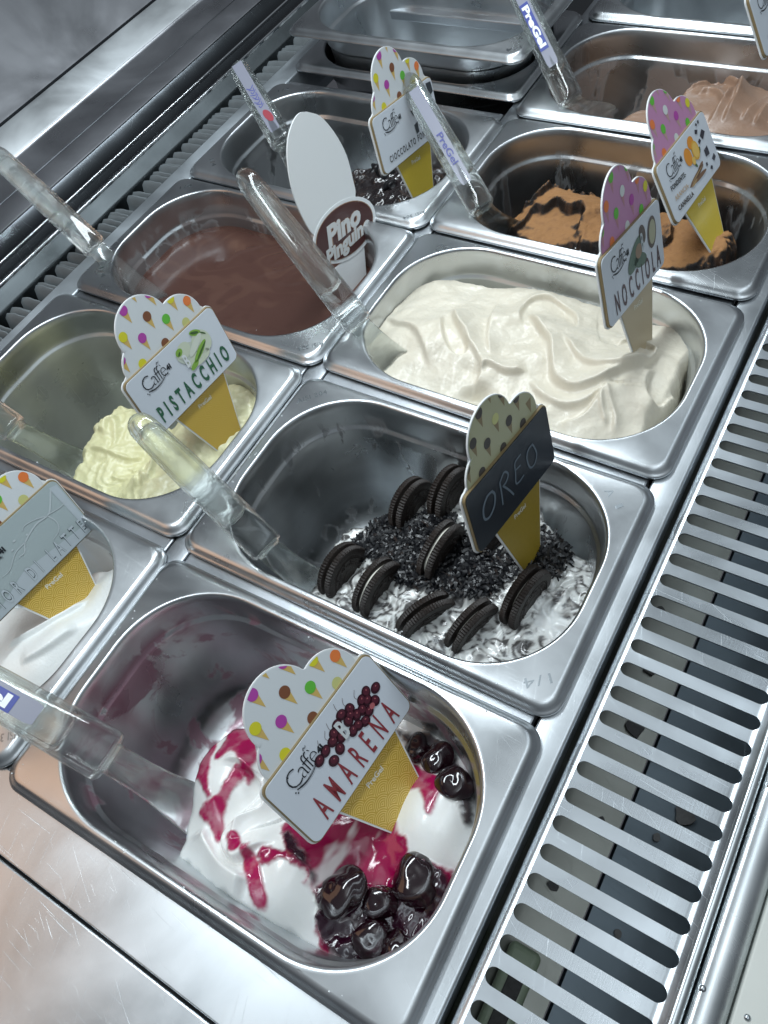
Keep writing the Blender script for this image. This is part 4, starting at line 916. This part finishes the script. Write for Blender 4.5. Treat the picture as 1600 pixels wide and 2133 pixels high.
def cones_on(parent, cols, cc=(.60, .42, .13), z=.0004):
    C1, C2, C3 = ((-.085, .448), .230), ((.205, .283), .204), ((-.235, .262), .170)
    spots = [(-.150, .650, 0, C1), (-.016, .505, 1, C1), (.106, .395, 2, C2), (.236, .270, 3, C2), (-.263, .509, 4, C1), (-.141, .410, 5, C1), (-.004, .262, 6, C1), (-.250, .265, 7, C3), (.337, .390, 8, C2),
             (-.030, .740, 4, C1), (.090, .628, 5, C1), (.222, .490, 4, C2), (-.375, .392, 5, C3)]
    cone_p = []; balls = {}
    for x, y, ci, (cc_, cr) in spots:
        tri = [(x - .034, y - .012), (x + .006, y - .112), (x + .030, y - .004)]
        t = clip_circle(tri, cc_, cr);
        if t: cone_p.append(t)
        b = clip_circle(ell(x, y, .036, .037), cc_, cr)
        if b and ci < len(cols) and cols[ci]: balls.setdefault(cols[ci], []).append(b)
    for q in cone_p: flat('printed_cone', [q], z, ink(*cc), parent)
    for k, P in balls.items():
        for q in P: flat('printed_scoop', [q], z + .0001, ink(*k), parent)
def logo(parent, z, W=.1):
    m = ink(.012, .016, .022)
    text_part('logo_lettering', 'Caffè', -.362, -.128, .088, .196, z, m, parent, skew=-.004, spacing=.82, bold=-.018)
    text_part('logo_lettering', '41', -.125, -.080, .098, .142, z, m, parent, bold=.05, spacing=.8)
    P = ribbon([(-.176, .200), (-.165, .212), (-.158, .203), (-.146, .213)], .006, .003) + ribbon([(-.345, .082), (-.29, .064), (-.22, .066), (-.165, .086), (-.150, .104)], .008, .003) + ribbon([(-.325, .078), (-.27, .068), (-.20, .078), (-.175, .096)], .004, .002)
    P += [ell(-.362, .078, .005, .005), ell(-.352, .064, .005, .005), ell(-.335, .176, .004, .004), ell(-.325, .190, .003, .003), ell(-.135, .084, .004, .004), ell(-.124, .090, .003, .003), ell(-.128, .077, .003, .003)]
    flat('logo_mark', P, z, m, parent)
def cone_sign(key, rv, c, label, board='board', cones=None, conecol=(.60, .42, .13), cone='cone', card='card', short=-.95):
    W_ = {'amarena': .095, 'pistacchio': .093, 'oreo': .0905, 'nocciola': .096, 'fondente': .095, 'cioccolato': .093, 'latte': .095, 'top': .092}[key]
    c = CAM_C + (Vector(c) - CAM_C) * (W_ / .1)
    root = empty('flavour_sign'); root.matrix_world = sign_frame(rv, c) @ Matrix.Scale(W_ / .1, 4); tag(root, label, 'sign', 'cone shaped flavour signs stuck in the gelato')
    bd = solid('board', sign_outline(), -.0012, 0.0, M['board_edge'], root)
    flat('cloud_print', [cloud_outline()], .0003, M[board], bd)
    flat('cone_print', [[(-.048, short + .005), (.118, short + .005), (.303, -HB + .02), (-.268, -HB + .02)]], .0003, M[cone], bd)
    cones_on(bd, cones or [PUR, BRO, GRE, PAL, YEL, PUR, BRO, YEL, ORA], conecol)
    text_part('lettering', 'PreGel', -.054, .088, -.338, -.300, .0005, ink(.72, .72, .62), bd, skew=-.010, bold=.02)
    r = .048; g = .012
    rect = corner(.5 - g - r, -HB + g + r, r, 270) + corner(.5 - g - r, HB - g * .4 - r, r, 0) + corner(-.5 + g + r, HB - g * .4 - r, r, 90) + corner(-.5 + g + r, -HB + g + r, r, 180)
    pq = solid('plaque', rect, .0001, .0021, M['gold'], root)
    g2 = .019; rect2 = corner(.5 - g2 - r, -HB + g2 + r, r, 270) + corner(.5 - g2 - r, HB - g - r, r, 0) + corner(-.5 + g2 + r, HB - g - r, r, 90) + corner(-.5 + g2 + r, -HB + g2 + r, r, 180)
    cd_ = solid('card', rect2, .0021, .0026, M[card], pq)
    return root, pq, cd_
ZP = .0029
def letters(parent, s, u0, u1, v0, v1, col, skew, spacing=1.5, bold=.0, z=ZP, name='lettering'):
    return text_part(name, s, u0, u1, v0, v1, z, ink(*col), parent, skew=skew, spacing=spacing, bold=bold + .018)
# cherry
r, pq, cdn = cone_sign('amarena', (-.6844, -.78233, -1.34063), (.1606, .11036, -.01901), 'white cone shaped sign reading AMARENA with a bunch of cherries printed on it')
logo(pq, ZP); letters(pq, 'AMARENA', -.350, .378, -.200, -.036, (.25, .035, .045), -.006, 2.1, -.004)
cp = [(.38, .054), (.319, .091), (.325, .005), (.253, -.004), (.265, .081), (.179, .114), (.118, .137), (.186, .05), (.125, .073), (.198, -.023), (.107, .007), (.012, .1), (-.022, .078), (-.089, .08), (-.021, .01), (-.093, -.004), (-.15, .075), (.23, .04), (.15, .0), (.06, .12), (.03, .05), (.155, .085), (.29, .05)]
random.seed(3)
flat('cherry_print', [ell(x, y, .037, .033, i) for i, (x, y) in enumerate(cp)], ZP, ink(.035, .006, .014), pq)
flat('cherry_print', [ell(x + .004, y + .003, .025, .022, i) for i, (x, y) in enumerate(cp)], ZP + .0001, ink(.085, .014, .028), pq)
flat('cherry_print', [ell(x + .008, y + .009, .006, .004, i) for i, (x, y) in enumerate(cp)] + [ell(.29, .0, .02, .018)], ZP + .0002, ink(.42, .12, .13), pq)
flat('stalk_print', sum([ribbon([(x, y), (x - .02 + .01 * (i % 3), y + .05), (x + .01, y + .085)], .0025) for i, (x, y) in enumerate(cp[4:9] + cp[11:14])], []), ZP, ink(.10, .06, .05), pq)
text_part('lettering', 'B', .040, .092, .012, .138, ZP + .0003, ink(.62, .66, .68), pq, bold=.03)
# pistachio
r, pq, cdn = cone_sign('pistacchio', (-.99179, -1.0581, -1.24176), (-.08782, .29061, .01303), 'white cone shaped sign reading PISTACCHIO with pistachio nuts printed on it')
logo(pq, ZP); letters(pq, 'PISTACCHIO', -.378, .412, -.192, -.052, (.02, .11, .055), -.008, 1.9, .02)
flat('nut_print', [ell(.13, .07, .15, .085, -.5, 26)], ZP, ink(.52, .58, .50), pq)
flat('nut_print', [ell(.255, .085, .085, .10, .5, 24), ell(.08, .13, .07, .06, .2, 20), ell(.16, .0, .12, .05, -.1, 20)], ZP + .0001, ink(.58, .64, .50), pq)
flat('nut_print', [ell(.24, .175, .055, .024, -.5, 18), ell(.035, .145, .035, .028, .2), ell(.20, .035, .10, .026, .45), ell(.10, -.02, .05, .022, .3)], ZP + .0002, ink(.22, .42, .06), pq)
flat('nut_print', [ell(.235, .178, .04, .011, -.5, 18), ell(.03, .135, .018, .008, .6), ell(.21, .03, .085, .008, .45), ell(.30, .13, .03, .006, -.8)], ZP + .0003, ink(.05, .12, .03), pq)
flat('nut_print', [ell(.19, .10, .10, .030, .45, 20)], ZP + .0003, ink(.64, .69, .60), pq)
text_part('lettering', 'B', .035, .075, .0, .11, ZP + .0004, ink(.70, .74, .76), pq, bold=.03)
# chalk sign
r, pq, cdn = cone_sign('oreo', (-.9957, -1.04108, -1.15115), (.17402, .30804, -.00241), 'chalkboard cone shaped sign with OREO handwritten in chalk', 'creamy', [DKB, PAL, DKB, DKB, DKB, DKB, DKB, DKB, None], (.24, .18, .09), 'coneshade', 'chalk')
ck = ribbon([(-.225, .095), (-.29, .10), (-.35, .05), (-.362, -.03), (-.31, -.055), (-.245, -.02), (-.215, .05), (-.235, .10)], .018) + \
     ribbon([(-.163, -.088), (-.150, 0), (-.143, .092)], .015) + ribbon([(-.146, .088), (-.08, .125), (-.045, .08), (-.08, .045), (-.125, .038)], .015) + ribbon([(-.115, .035), (-.07, -.04), (-.035, -.112)], .015) + \
     ribbon([(.120, .112), (.045, .10), (.030, .03), (.012, -.05), (.05, -.068), (.110, -.06)], .013) + ribbon([(.030, .045), (.095, .038)], .012) + \
     ribbon([(.262, .085), (.20, .075), (.172, .02), (.190, -.065), (.245, -.075), (.285, -.02), (.268, .06), (.25, .088)], .014)
flat('chalk_lettering', ck, ZP, ink(.13, .17, .21), pq)
# hazelnut
PK = [GRE, WHI, PUR, GRE, ORA, GRE, WHI, ORA, YEL]
r, pq, cdn = cone_sign('nocciola', (-.87447, -1.05662, -1.17332), (.18582, .48032, .03813), 'pink cone shaped sign reading NOCCIOLA with hazelnuts printed on it', 'pink', PK, (.45, .22, .26), 'conetan')
logo(pq, ZP); letters(pq, 'NOCCIOLA', -.368, .412, -.205, -.045, (.12, .08, .085), -.010, 1.9, .0)
flat('nut_print', [ell(.31, .075, .075, .11, -.2, 24), ell(.155, .13, .05, .07, .3, 20)], ZP, ink(.13, .11, .10), pq)
flat('nut_print', [ell(.315, .075, .055, .085, -.2, 24)], ZP + .0001, ink(.42, .42, .30), pq)
flat('leaf_print', [ell(.02, .05, .16, .07, .5, 24), ell(.08, -.02, .11, .05, -.3, 20)], ZP, ink(.13, .19, .15), pq)
flat('nut_print', [ell(.07, .05, .055, .05, 0, 18)], ZP + .0001, ink(.30, .22, .16), pq)
text_part('lettering', 'B', .115, .155, .02, .15, ZP + .0003, ink(.50, .55, .58), pq, bold=.02)
# orange chocolate
r, pq, cdn = cone_sign('fondente', (-.77178, -.827, -1.32724), (.17424, .64498, .00143), 'pink cone shaped sign with oranges, cinnamon and chocolate pieces printed on it', 'pink', PK, (.45, .30, .28), 'coneplain')
logo(pq, ZP)
letters(pq, 'FONDENTE-', -.388, -.108, -.002, .040, (.03, .03, .03), -.02, 1.1, .015); letters(pq, 'ARANCIA-', -.384, -.118, -.090, -.050, (.55, .42, .30), -.022, 1.1, .015); letters(pq, 'CANNELLA', -.388, -.100, -.176, -.135, (.05, .035, .03), -.024, 1.1, .015)
flat('orange_print', [ell(.015, .075, .062, .075, .2, 22), ell(.12, .145, .055, .05, .2, 18)], ZP, ink(.72, .28, .03), pq)
flat('orange_print', [ell(.155, .060, .062, .080, .1, 22)], ZP + .0001, ink(.72, .40, .05), pq)
flat('orange_print', [ell(.155, .060, .048, .064, .1, 22), ell(.075, .01, .03, .035, .2, 12)], ZP + .0002, ink(.76, .50, .12), pq)
flat('leaf_print', [ell(.215, .03, .03, .018, .8, 10), ell(.09, -.035, .03, .012, -.9, 10)], ZP, ink(.05, .12, .04), pq)
flat('cinnamon_print', [ell(.04, -.105, .16, .020, .12, 16), ell(.08, -.135, .14, .018, -.05, 16), ell(.12, -.09, .09, .02, .3, 12)], ZP, ink(.20, .11, .06), pq)
flat('cinnamon_print', [ell(.05, -.10, .12, .006, .12, 12), ell(-.03, -.13, .06, .012, .1, 10)], ZP + .0001, ink(.40, .27, .13), pq)
cs = [(.347, .102, .05), (.322, -.038, .055), (.263, .168, .03), (.396, -.13, .038), (.251, -.117, .022), (.307, -.178, .025), (.265, .08, .028), (.345, .211, .02), (.300, .21, .018)]
flat('chocolate_print', [[(x + s * math.cos(a + i), y + s * .8 * math.sin(a + i)) for a in (0, 1.4, 2.9, 4.3)] for i, (x, y, s) in enumerate(cs)], ZP, ink(.035, .035, .05), pq)
# dark chocolate
r, pq, cdn = cone_sign('cioccolato', (-.98097, -1.09181, -1.17147), (-.07748, .62068, .01317), 'white cone shaped sign reading CIOCCOLATO FONDENTE partly behind a spatula', cone='coneplain')
logo(pq, ZP); letters(pq, 'CIOCCOLATO FONDENTE', -.378, .425, -.178, -.118, (.03, .035, .04), -.012, 1.35, .0)
flat('chocolate_print', [[(.08, -.03), (.14, -.02), (.135, -.11), (.09, -.115)], [(.07, .10), (.12, .09), (.10, .04)], [(.38, .22), (.46, .21), (.47, .12), (.40, .10)], [(.22, .02), (.28, .0), (.25, -.06)]], ZP, ink(.03, .04, .05), pq)
# milk
r, pq, cdn = cone_sign('latte', (-.8718, -1.0208, -1.2621), (-.1035, .118, -.0003), 'white cone shaped sign reading FIOR DI LATTE on a grey-green milk splash card', card='milkcard')
flat('milk_print', [[(-.47, -.235), (.47, -.235), (.47, -.17), (-.10, -.10), (-.47, -.21)], [(.41, .22), (.47, .20), (.47, -.2), (.43, -.2)]], ZP - .0001, M['milkpale'], pq)
flat('splash_print', ribbon([(.42, .21), (.33, .11), (.28, .08), (.18, .09), (.05, .05), (.0, .0), (-.05, .0)], .014, .008) + ribbon([(.28, .08), (.20, .12), (.12, .14), (.08, .12)], .008, .004) + ribbon([(.05, .05), (-.05, .04), (-.15, -.02), (-.22, -.02)], .008, .004) + ribbon([(.28, .08), (.30, .0), (.27, -.06), (.20, -.08)], .010, .004) + ribbon([(.30, .08), (.40, .06), (.46, .08)], .008, .004) + [ell(.0, .11, .012, .008), ell(.09, .08, .008, .008), ell(-.05, .07, .01, .007)], ZP, M['milkline'], pq)
letters(pq, 'FIOR DI LATTE', -.42, .432, -.205, -.085, (.03, .05, .06), -.012, 2.0, .022); letters(pq, 'FIOR DI LATTE', -.42, .432, -.205, -.085, (.48, .54, .58), -.012, 2.0, -.004, ZP + .0001)
logo(pq, ZP + .0001)
# top right
r, pq, cdn = cone_sign('top', (-.7711, -.8293, -1.3251), (.1867, .7997, .0538), 'cone shaped sign at the top right corner, only its lower left end in frame', 'board')
logo(pq, ZP); letters(pq, 'CIOCCOLATO', -.36, .40, -.19, -.11, (.04, .04, .045), -.01, 1.5, .0)

# ---- tall oval sign of the chocolate sauce
root = empty('oval_sign'); root.matrix_world = sign_frame((-.98097, -1.09181, -1.17147), (-.0407, .4447, -.030)); tag(root, 'tall white oval sign with a brown badge reading Pino Pinguino', 'sign')
ov = catmull([(.0161, .1455), (.0284, .1370), (.0384, .1205), (.0442, .1009), (.0435, .0811), (.0405, .0680), (.022, .052), (.0, .048), (-.0175, .0640), (-.0237, .0877), (-.0234, .1076), (-.0178, .1264), (-.0096, .1387), (.001, .1458), (.0090, .1475), (.0161, .1455)], 4)[:-1]
bc = (.0180, .0505); badge = [(x, y) for x, y in ell(bc[0], bc[1], .0400, .0225, -.12, 36)]
M['ovalw'] = plain('oval_sign_white', (.78, .81, .82), .28); M['brownbadge'] = plain('badge_brown', (.070, .024, .022), .25); M['badgerim'] = plain('badge_rim', (.30, .17, .10), .35)
solid('board', [(q[0], q[1]) for q in ov[::-1]], -.0012, 0, M['ovalw'], root, 1.0)
solid('stem', [(-.012, -.03), (.014, -.03), (.0345, .0300), (-.0100, .0300)], -.0013, -.0001, M['ovalw'], root, 1.0)
bg_ = solid('badge', ell(bc[0], bc[1], .0410, .0232, -.12, 40), -.0010, .0002, M['ovalw'], root, 1.0)
flat('badge_print', [ell(bc[0] - .0008, bc[1] + .0002, .0378, .0204, -.12, 40)], .0004, M['badgerim'], bg_, 1.0); flat('badge_print', [ell(bc[0] - .0008, bc[1] + .0002, .0370, .0198, -.12, 40)], .0005, M['brownbadge'], bg_, 1.0)
for bold, m_, z in ((.07, ink(.36, .22, .14), .0006), (.045, ink(.62, .64, .64), .0007)):
    text_part('lettering', 'Pino', -.0075, .0395, .0475, .0640, z, m_, bg_, skew=-.0005, W=1.0, bold=bold, shear=.25)
    text_part('lettering', 'Pinguino', -.0150, .0480, .0320, .0478, z, m_, bg_, skew=.0015, W=1.0, bold=bold, shear=.25)

# ================================================================ clear plastic spatulas
def glass(name, col, rough=.03, mixf=.40):
    m, nt, b = mat(name); b.inputs['Base Color'].default_value = (*col, 1); b.inputs['Coat Weight'].default_value = .3; b.inputs['Transmission Weight'].default_value = 1.0; b.inputs['Roughness'].default_value = rough; b.inputs['IOR'].default_value = 1.47
    tr = N(nt, 'ShaderNodeBsdfTransparent'); tr.inputs['Color'].default_value = (*[c ** .5 for c in col], 1); ms = N(nt, 'ShaderNodeMixShader'); ms.inputs[0].default_value = mixf
    out = nt.nodes['Material Output']; nt.links.new(b.outputs[0], ms.inputs[1]); nt.links.new(tr.outputs[0], ms.inputs[2]); nt.links.new(ms.outputs[0], out.inputs['Surface'])
    L = nt.links; tc = N(nt, 'ShaderNodeTexCoord'); n = N(nt, 'ShaderNodeTexNoise', Scale=70.0, Detail=2.0); L.new(tc.outputs['Object'], n.inputs['Vector'])
    bu = N(nt, 'ShaderNodeBump'); bu.inputs['Strength'].default_value = .05; bu.inputs['Distance'].default_value = .001; L.new(n.outputs['Fac'], bu.inputs['Height']); L.new(bu.outputs[0], b.inputs['Normal'])
    return m
M['clear'] = glass('clear_plastic', (.97, 1.0, .98)); M['blade'] = glass('clear_blade', (.96, 1.0, .98), .09, .25)
M['label_strip'] = plain('label_strip', (.24, .25, .31), .3); M['label_blue'] = plain('label_blue', (.03, .05, .28), .4)
def ring(hw, hh, n=28, e=3.0, facet=.0):
    out = []
    for k in range(n):
        a = 2 * math.pi * k / n; c, s = math.cos(a), math.sin(a)
        out.append((hw * math.copysign(abs(c) ** (2 / e), c), hh * math.copysign(abs(s) ** (2 / e), s)))
    return out
def spatula(low, top, tgt, label, lab=None, hw=.0116, blade_w=(.0105, .021), scale=1.0, twist=0.0):
    low, top, tgt = Vector(low), Vector(top), Vector(tgt); ax = (top - low); L = ax.length; ax.normalize()
    view = (CAM_C - (low + top) / 2).normalized(); wd = ax.cross(view).normalized(); nn = wd.cross(ax).normalized()
    wd = Matrix.Rotation(twist, 3, ax) @ wd; nn = Matrix.Rotation(twist, 3, ax) @ nn
    root = empty('spatula'); root.matrix_world = Matrix.Translation(low) @ Matrix((wd, ax, nn)).transposed().to_4x4(); tag(root, label, 'spatula', 'clear plastic spatulas resting in the pans')
    # local: x width, y along the handle towards its end, z towards the viewer
    n = 28; v = []; f = []; rows = []
    T = [(.0, .80), (.004, .89), (.010, .95), (.022, .99), (.05, 1.0), (.30, .97), (.62, .91), (.86, .82), (.93, .76), (.965, .62), (.985, .42), (.997, .18)]
    for t, s in T:
        rows.append(len(v)); w_ = hw * s; h_ = hw * .76 * (s if s > .7 else s * 1.05)
        for x, z in ring(w_, h_, n, 2.15): v.append((x, t * L, z))
    for j in range(len(T) - 1):
        for k in range(n): a = rows[j] + k; b = rows[j] + (k + 1) % n; f.append((a, a + n, b + n, b))
    f.append(tuple(range(n))); f.append(tuple(rows[-1] + k for k in range(n - 1, -1, -1)))
    # inner cavity, ribbed lengthways
    T2 = [(.22, .30), (.235, .62), (.26, .72), (.60, .70), (.86, .60), (.90, .45), (.915, .15)]; r2 = []
    for t, s in T2:
        r2.append(len(v)); w_ = hw * s; h_ = hw * .36 * s / .72
        for i, (x, z) in enumerate(ring(w_, h_, n, 2.4)): q = 1.0 - .10 * (i % 4 == 0); v.append((x * q, t * L, z * q))
    for j in range(len(T2) - 1):
        for k in range(n): a = r2[j] + k; b = r2[j] + (k + 1) % n; f.append((a, b, b + n, a + n))
    f.append(tuple(r2[0] + k for k in range(n - 1, -1, -1))); f.append(tuple(r2[-1] + k for k in range(n)))
    pyd('handle', v, f, M['clear'], root, .9)
    # blade
    inv = root.matrix_world.inverted(); q = inv @ tgt; bl = q.length; d = q.normalized()
    side = Vector((1, 0, 0)); side = (side - d * side.dot(d)).normalized(); up = side.cross(d).normalized()
    v = []; f = []; BT = [(-.03, .75), (.0, .80), (.25, .84), (.5, .98), (.75, 1.25), (1.0, 1.5), (1.2, 1.6), (1.42, 1.55), (1.5, 1.35)]; BL = bl
    for t, s in BT:
        c = d * (t * BL); w_ = blade_w[0] * s
        th_ = .0016 if t > .2 else .0030
        for x, z in ((-w_, 0), (-w_ * .86, th_ * .5), (w_ * .86, th_ * .5), (w_, 0), (w_ * .86, -th_ * .5), (-w_ * .86, -th_ * .5)): v.append(c + side * x + up * z)
    for j in range(len(BT) - 1):
        for k in range(6): a = j * 6 + k; b = j * 6 + (k + 1) % 6; f.append((a, b, b + 6, a + 6))
    f.append((5, 4, 3, 2, 1, 0)); e = (len(BT) - 1) * 6; f.append(tuple(e + k for k in range(6)))
    pyd('blade', v, f, M['blade'], root, .8)
    if lab:
        y0, y1, w_, up_ = lab[:4]; up_ = hw * .76 * .93 + .0003; ls = pyd('label', [(-w_ + .001, y0 * L, up_), (w_ - .001, y0 * L, up_), (w_, y0 * L + .004, up_), (w_, y1 * L, up_), (-w_, y1 * L, up_), (-w_, y0 * L + .004, up_)], [(0, 1, 2, 3, 4, 5)], M['label_strip'], root)
        if lab[3] == 'marks':
            sc_ = []
            for i in range(9): y_ = (.62 - .028 * i) * L; sc_ += ribbon([(-.004 + .001 * (i % 3), y_ + .001), (-.001 + .002 * (i % 2), y_ - .0015), (.003 - .001 * (i % 2), y_ + .001)], .0006)
            flat('blue_mark', sc_, up_ + .0002, ink(.06, .07, .34), ls, 1.0)
            flat('red_mark', [ell(.001, .27 * L, .0034, .0075, .2, 14)], up_ + .0002, ink(.32, .05, .07), ls, 1.0)
        if len(lab) > 4:
            s, a0, a1, flip, blue = lab[4:]
            if blue:
                pyd('label_band', [(-w_, a0 * L - .003, up_ + .0002), (w_ * .6, a0 * L - .003, up_ + .0002), (w_ * .6, a1 * L + .003, up_ + .0002), (-w_, a1 * L + .003, up_ + .0002)], [(0, 1, 2, 3)], M['label_blue'], ls)
                vv, ff = fit_text(s, 0, 1, 0, 1, bold=.05); wa_ = (-w_ * .8, w_ * .45)
            else: vv, ff = fit_text(s, 0, 1, 0, 1, bold=.02); wa_ = (-w_ * .6, w_ * .6)
            out = []
            for p in vv:
                tt = p[0]; hh = p[1]
                if flip: out.append((wa_[0] + hh * (wa_[1] - wa_[0]), (a1 - tt * (a1 - a0)) * L, up_ + .0004))
                else: out.append((wa_[1] - hh * (wa_[1] - wa_[0]), (a0 + tt * (a1 - a0)) * L, up_ + .0004))
            pyd('lettering', out, ff, M['board_edge'] if blue else ink(.05, .06, .25), ls)
    return root
spatula((.067, .188, .016), (-.032, .208, .077), (.0754, .2012, -.060), 'clear plastic spatula leaning in the cookie pan, left of the cookies')
spatula((.0175, .3805, .013), (-.094, .420, .096), (.0560, .3756, -.022), 'clear plastic spatula dug into the off-white hazelnut gelato, tip greenish')
spatula((-.159, .542, .030), (-.237, .593, .066), (-.191, .5935, -.05), 'clear spatula with printed label behind the tall oval sign', (.10, .92, .0050, 'marks'))
spatula((.043, .534, .012), (-.059, .603, .072), (.0389, .5743, -.040), 'clear spatula with dark printed script in the cocoa dusted pan', (.16, .85, .0046, 0, 'PreGel', .30, .52, True, False))
spatula((.066, .040, .022), (-.045, .034, .068), (.0900, .0412, -.070), 'clear spatula with blue PreGel label in the nearest cherry pan', (.36, .95, .0062, 0, 'PreGel', .50, .92, True, True), hw=.0142)
spatula((-.177, .192, .012), (-.290, .200, .060), (-.172, .2205, -.080), 'clear spatula in the pistachio pan, cut by the left frame edge')
spatula((-.261, .379, .014), (-.352, .390, .087), (-.2050, .3720, -.034), 'clear spatula dipping into the brown chocolate sauce at the left')
spatula((.052, .695, .012), (-.040, .770, .074), (.0528, .7489, -.030), 'clear spatula with blue PreGel label in the milk chocolate pan', (.25, .95, .0050, 0, 'PreGel', .40, .72, True, True))

# ---- plastic holder lying in the trough, water beads on the pan flanges
M['palegreen'] = plain('pale_green_plastic', (.34, .42, .30), .25, var=.2, bscale=80)
hold = empty('plastic_holder', (.2935, .046, -.051)); tag(hold, 'pale green plastic holder lying in the trough under the lowest slots', 'holder')
m = MB(); m.box(-.0085, .0085, -.034, .026, 0, .0075); bevel(m.build('shell', M['palegreen'], hold, .5), .0034, 4)
m = MB(); m.box(-.0030, .0050, -.030, .012, .0076, .0086); bevel(m.build('slot', M['debris'], hold, .5), .0004, 2)
M['water'] = plain('water_bead', (.75, .80, .82), .04, coat=1.0)
mb = MB(); rs = np.random.RandomState(11)
def bead(x, y, z, r):
    v = [(x, y, z + r * .6)]; f = []
    for j, (rr, zz) in enumerate(((.6, .45), (1.0, -.1))):
        for k in range(7): a = 2 * math.pi * k / 7; v.append((x + r * rr * math.cos(a) * 1.2, y + r * rr * math.sin(a), z + r * zz))
    for k in range(7): f.append((0, 1 + k, 1 + (k + 1) % 7)); f.append((1 + k, 8 + k, 8 + (k + 1) % 7, 1 + (k + 1) % 7))
    mb.add(v, f)
for key, edges in (('R0', ('u', 'd', 'l')), ('R1', ('d', 'u', 'l')), ('L0', ('u', 'r')), ('L1', ('d', 'r')), ('R2', ('u', 'd')), ('L2', ('d', 'r')), ('R3', ('d', 'u'))):
    loc, th_ = pan_frame(key)
    for e_ in edges:
        cx = rs.uniform(.04, .22); 
        for i in range(12):
            t = rs.normal(cx, .03) if i % 2 else rs.uniform(.02, .245); o_ = .0055 + abs(rs.normal(0, .0022))
            x, y = {'u': (t, PW - o_), 'd': (t, o_), 'l': (o_, t * .6), 'r': (PL - o_, t * .6)}[e_]
            q = Matrix.Rotation(th_, 3, 'Z') @ Vector((x - PL / 2, y - PW / 2, 0))
            if 0 < x < PL and 0 < y < PW: bead(loc.x + q.x, loc.y + q.y, RIM_Z, rs.uniform(.00018, .00055))
o = mb.build('water_beads', M['water'], None, 3.14); tag(o, 'tiny water droplets beaded along the rims of the nearer pans', 'droplets', kind='stuff')
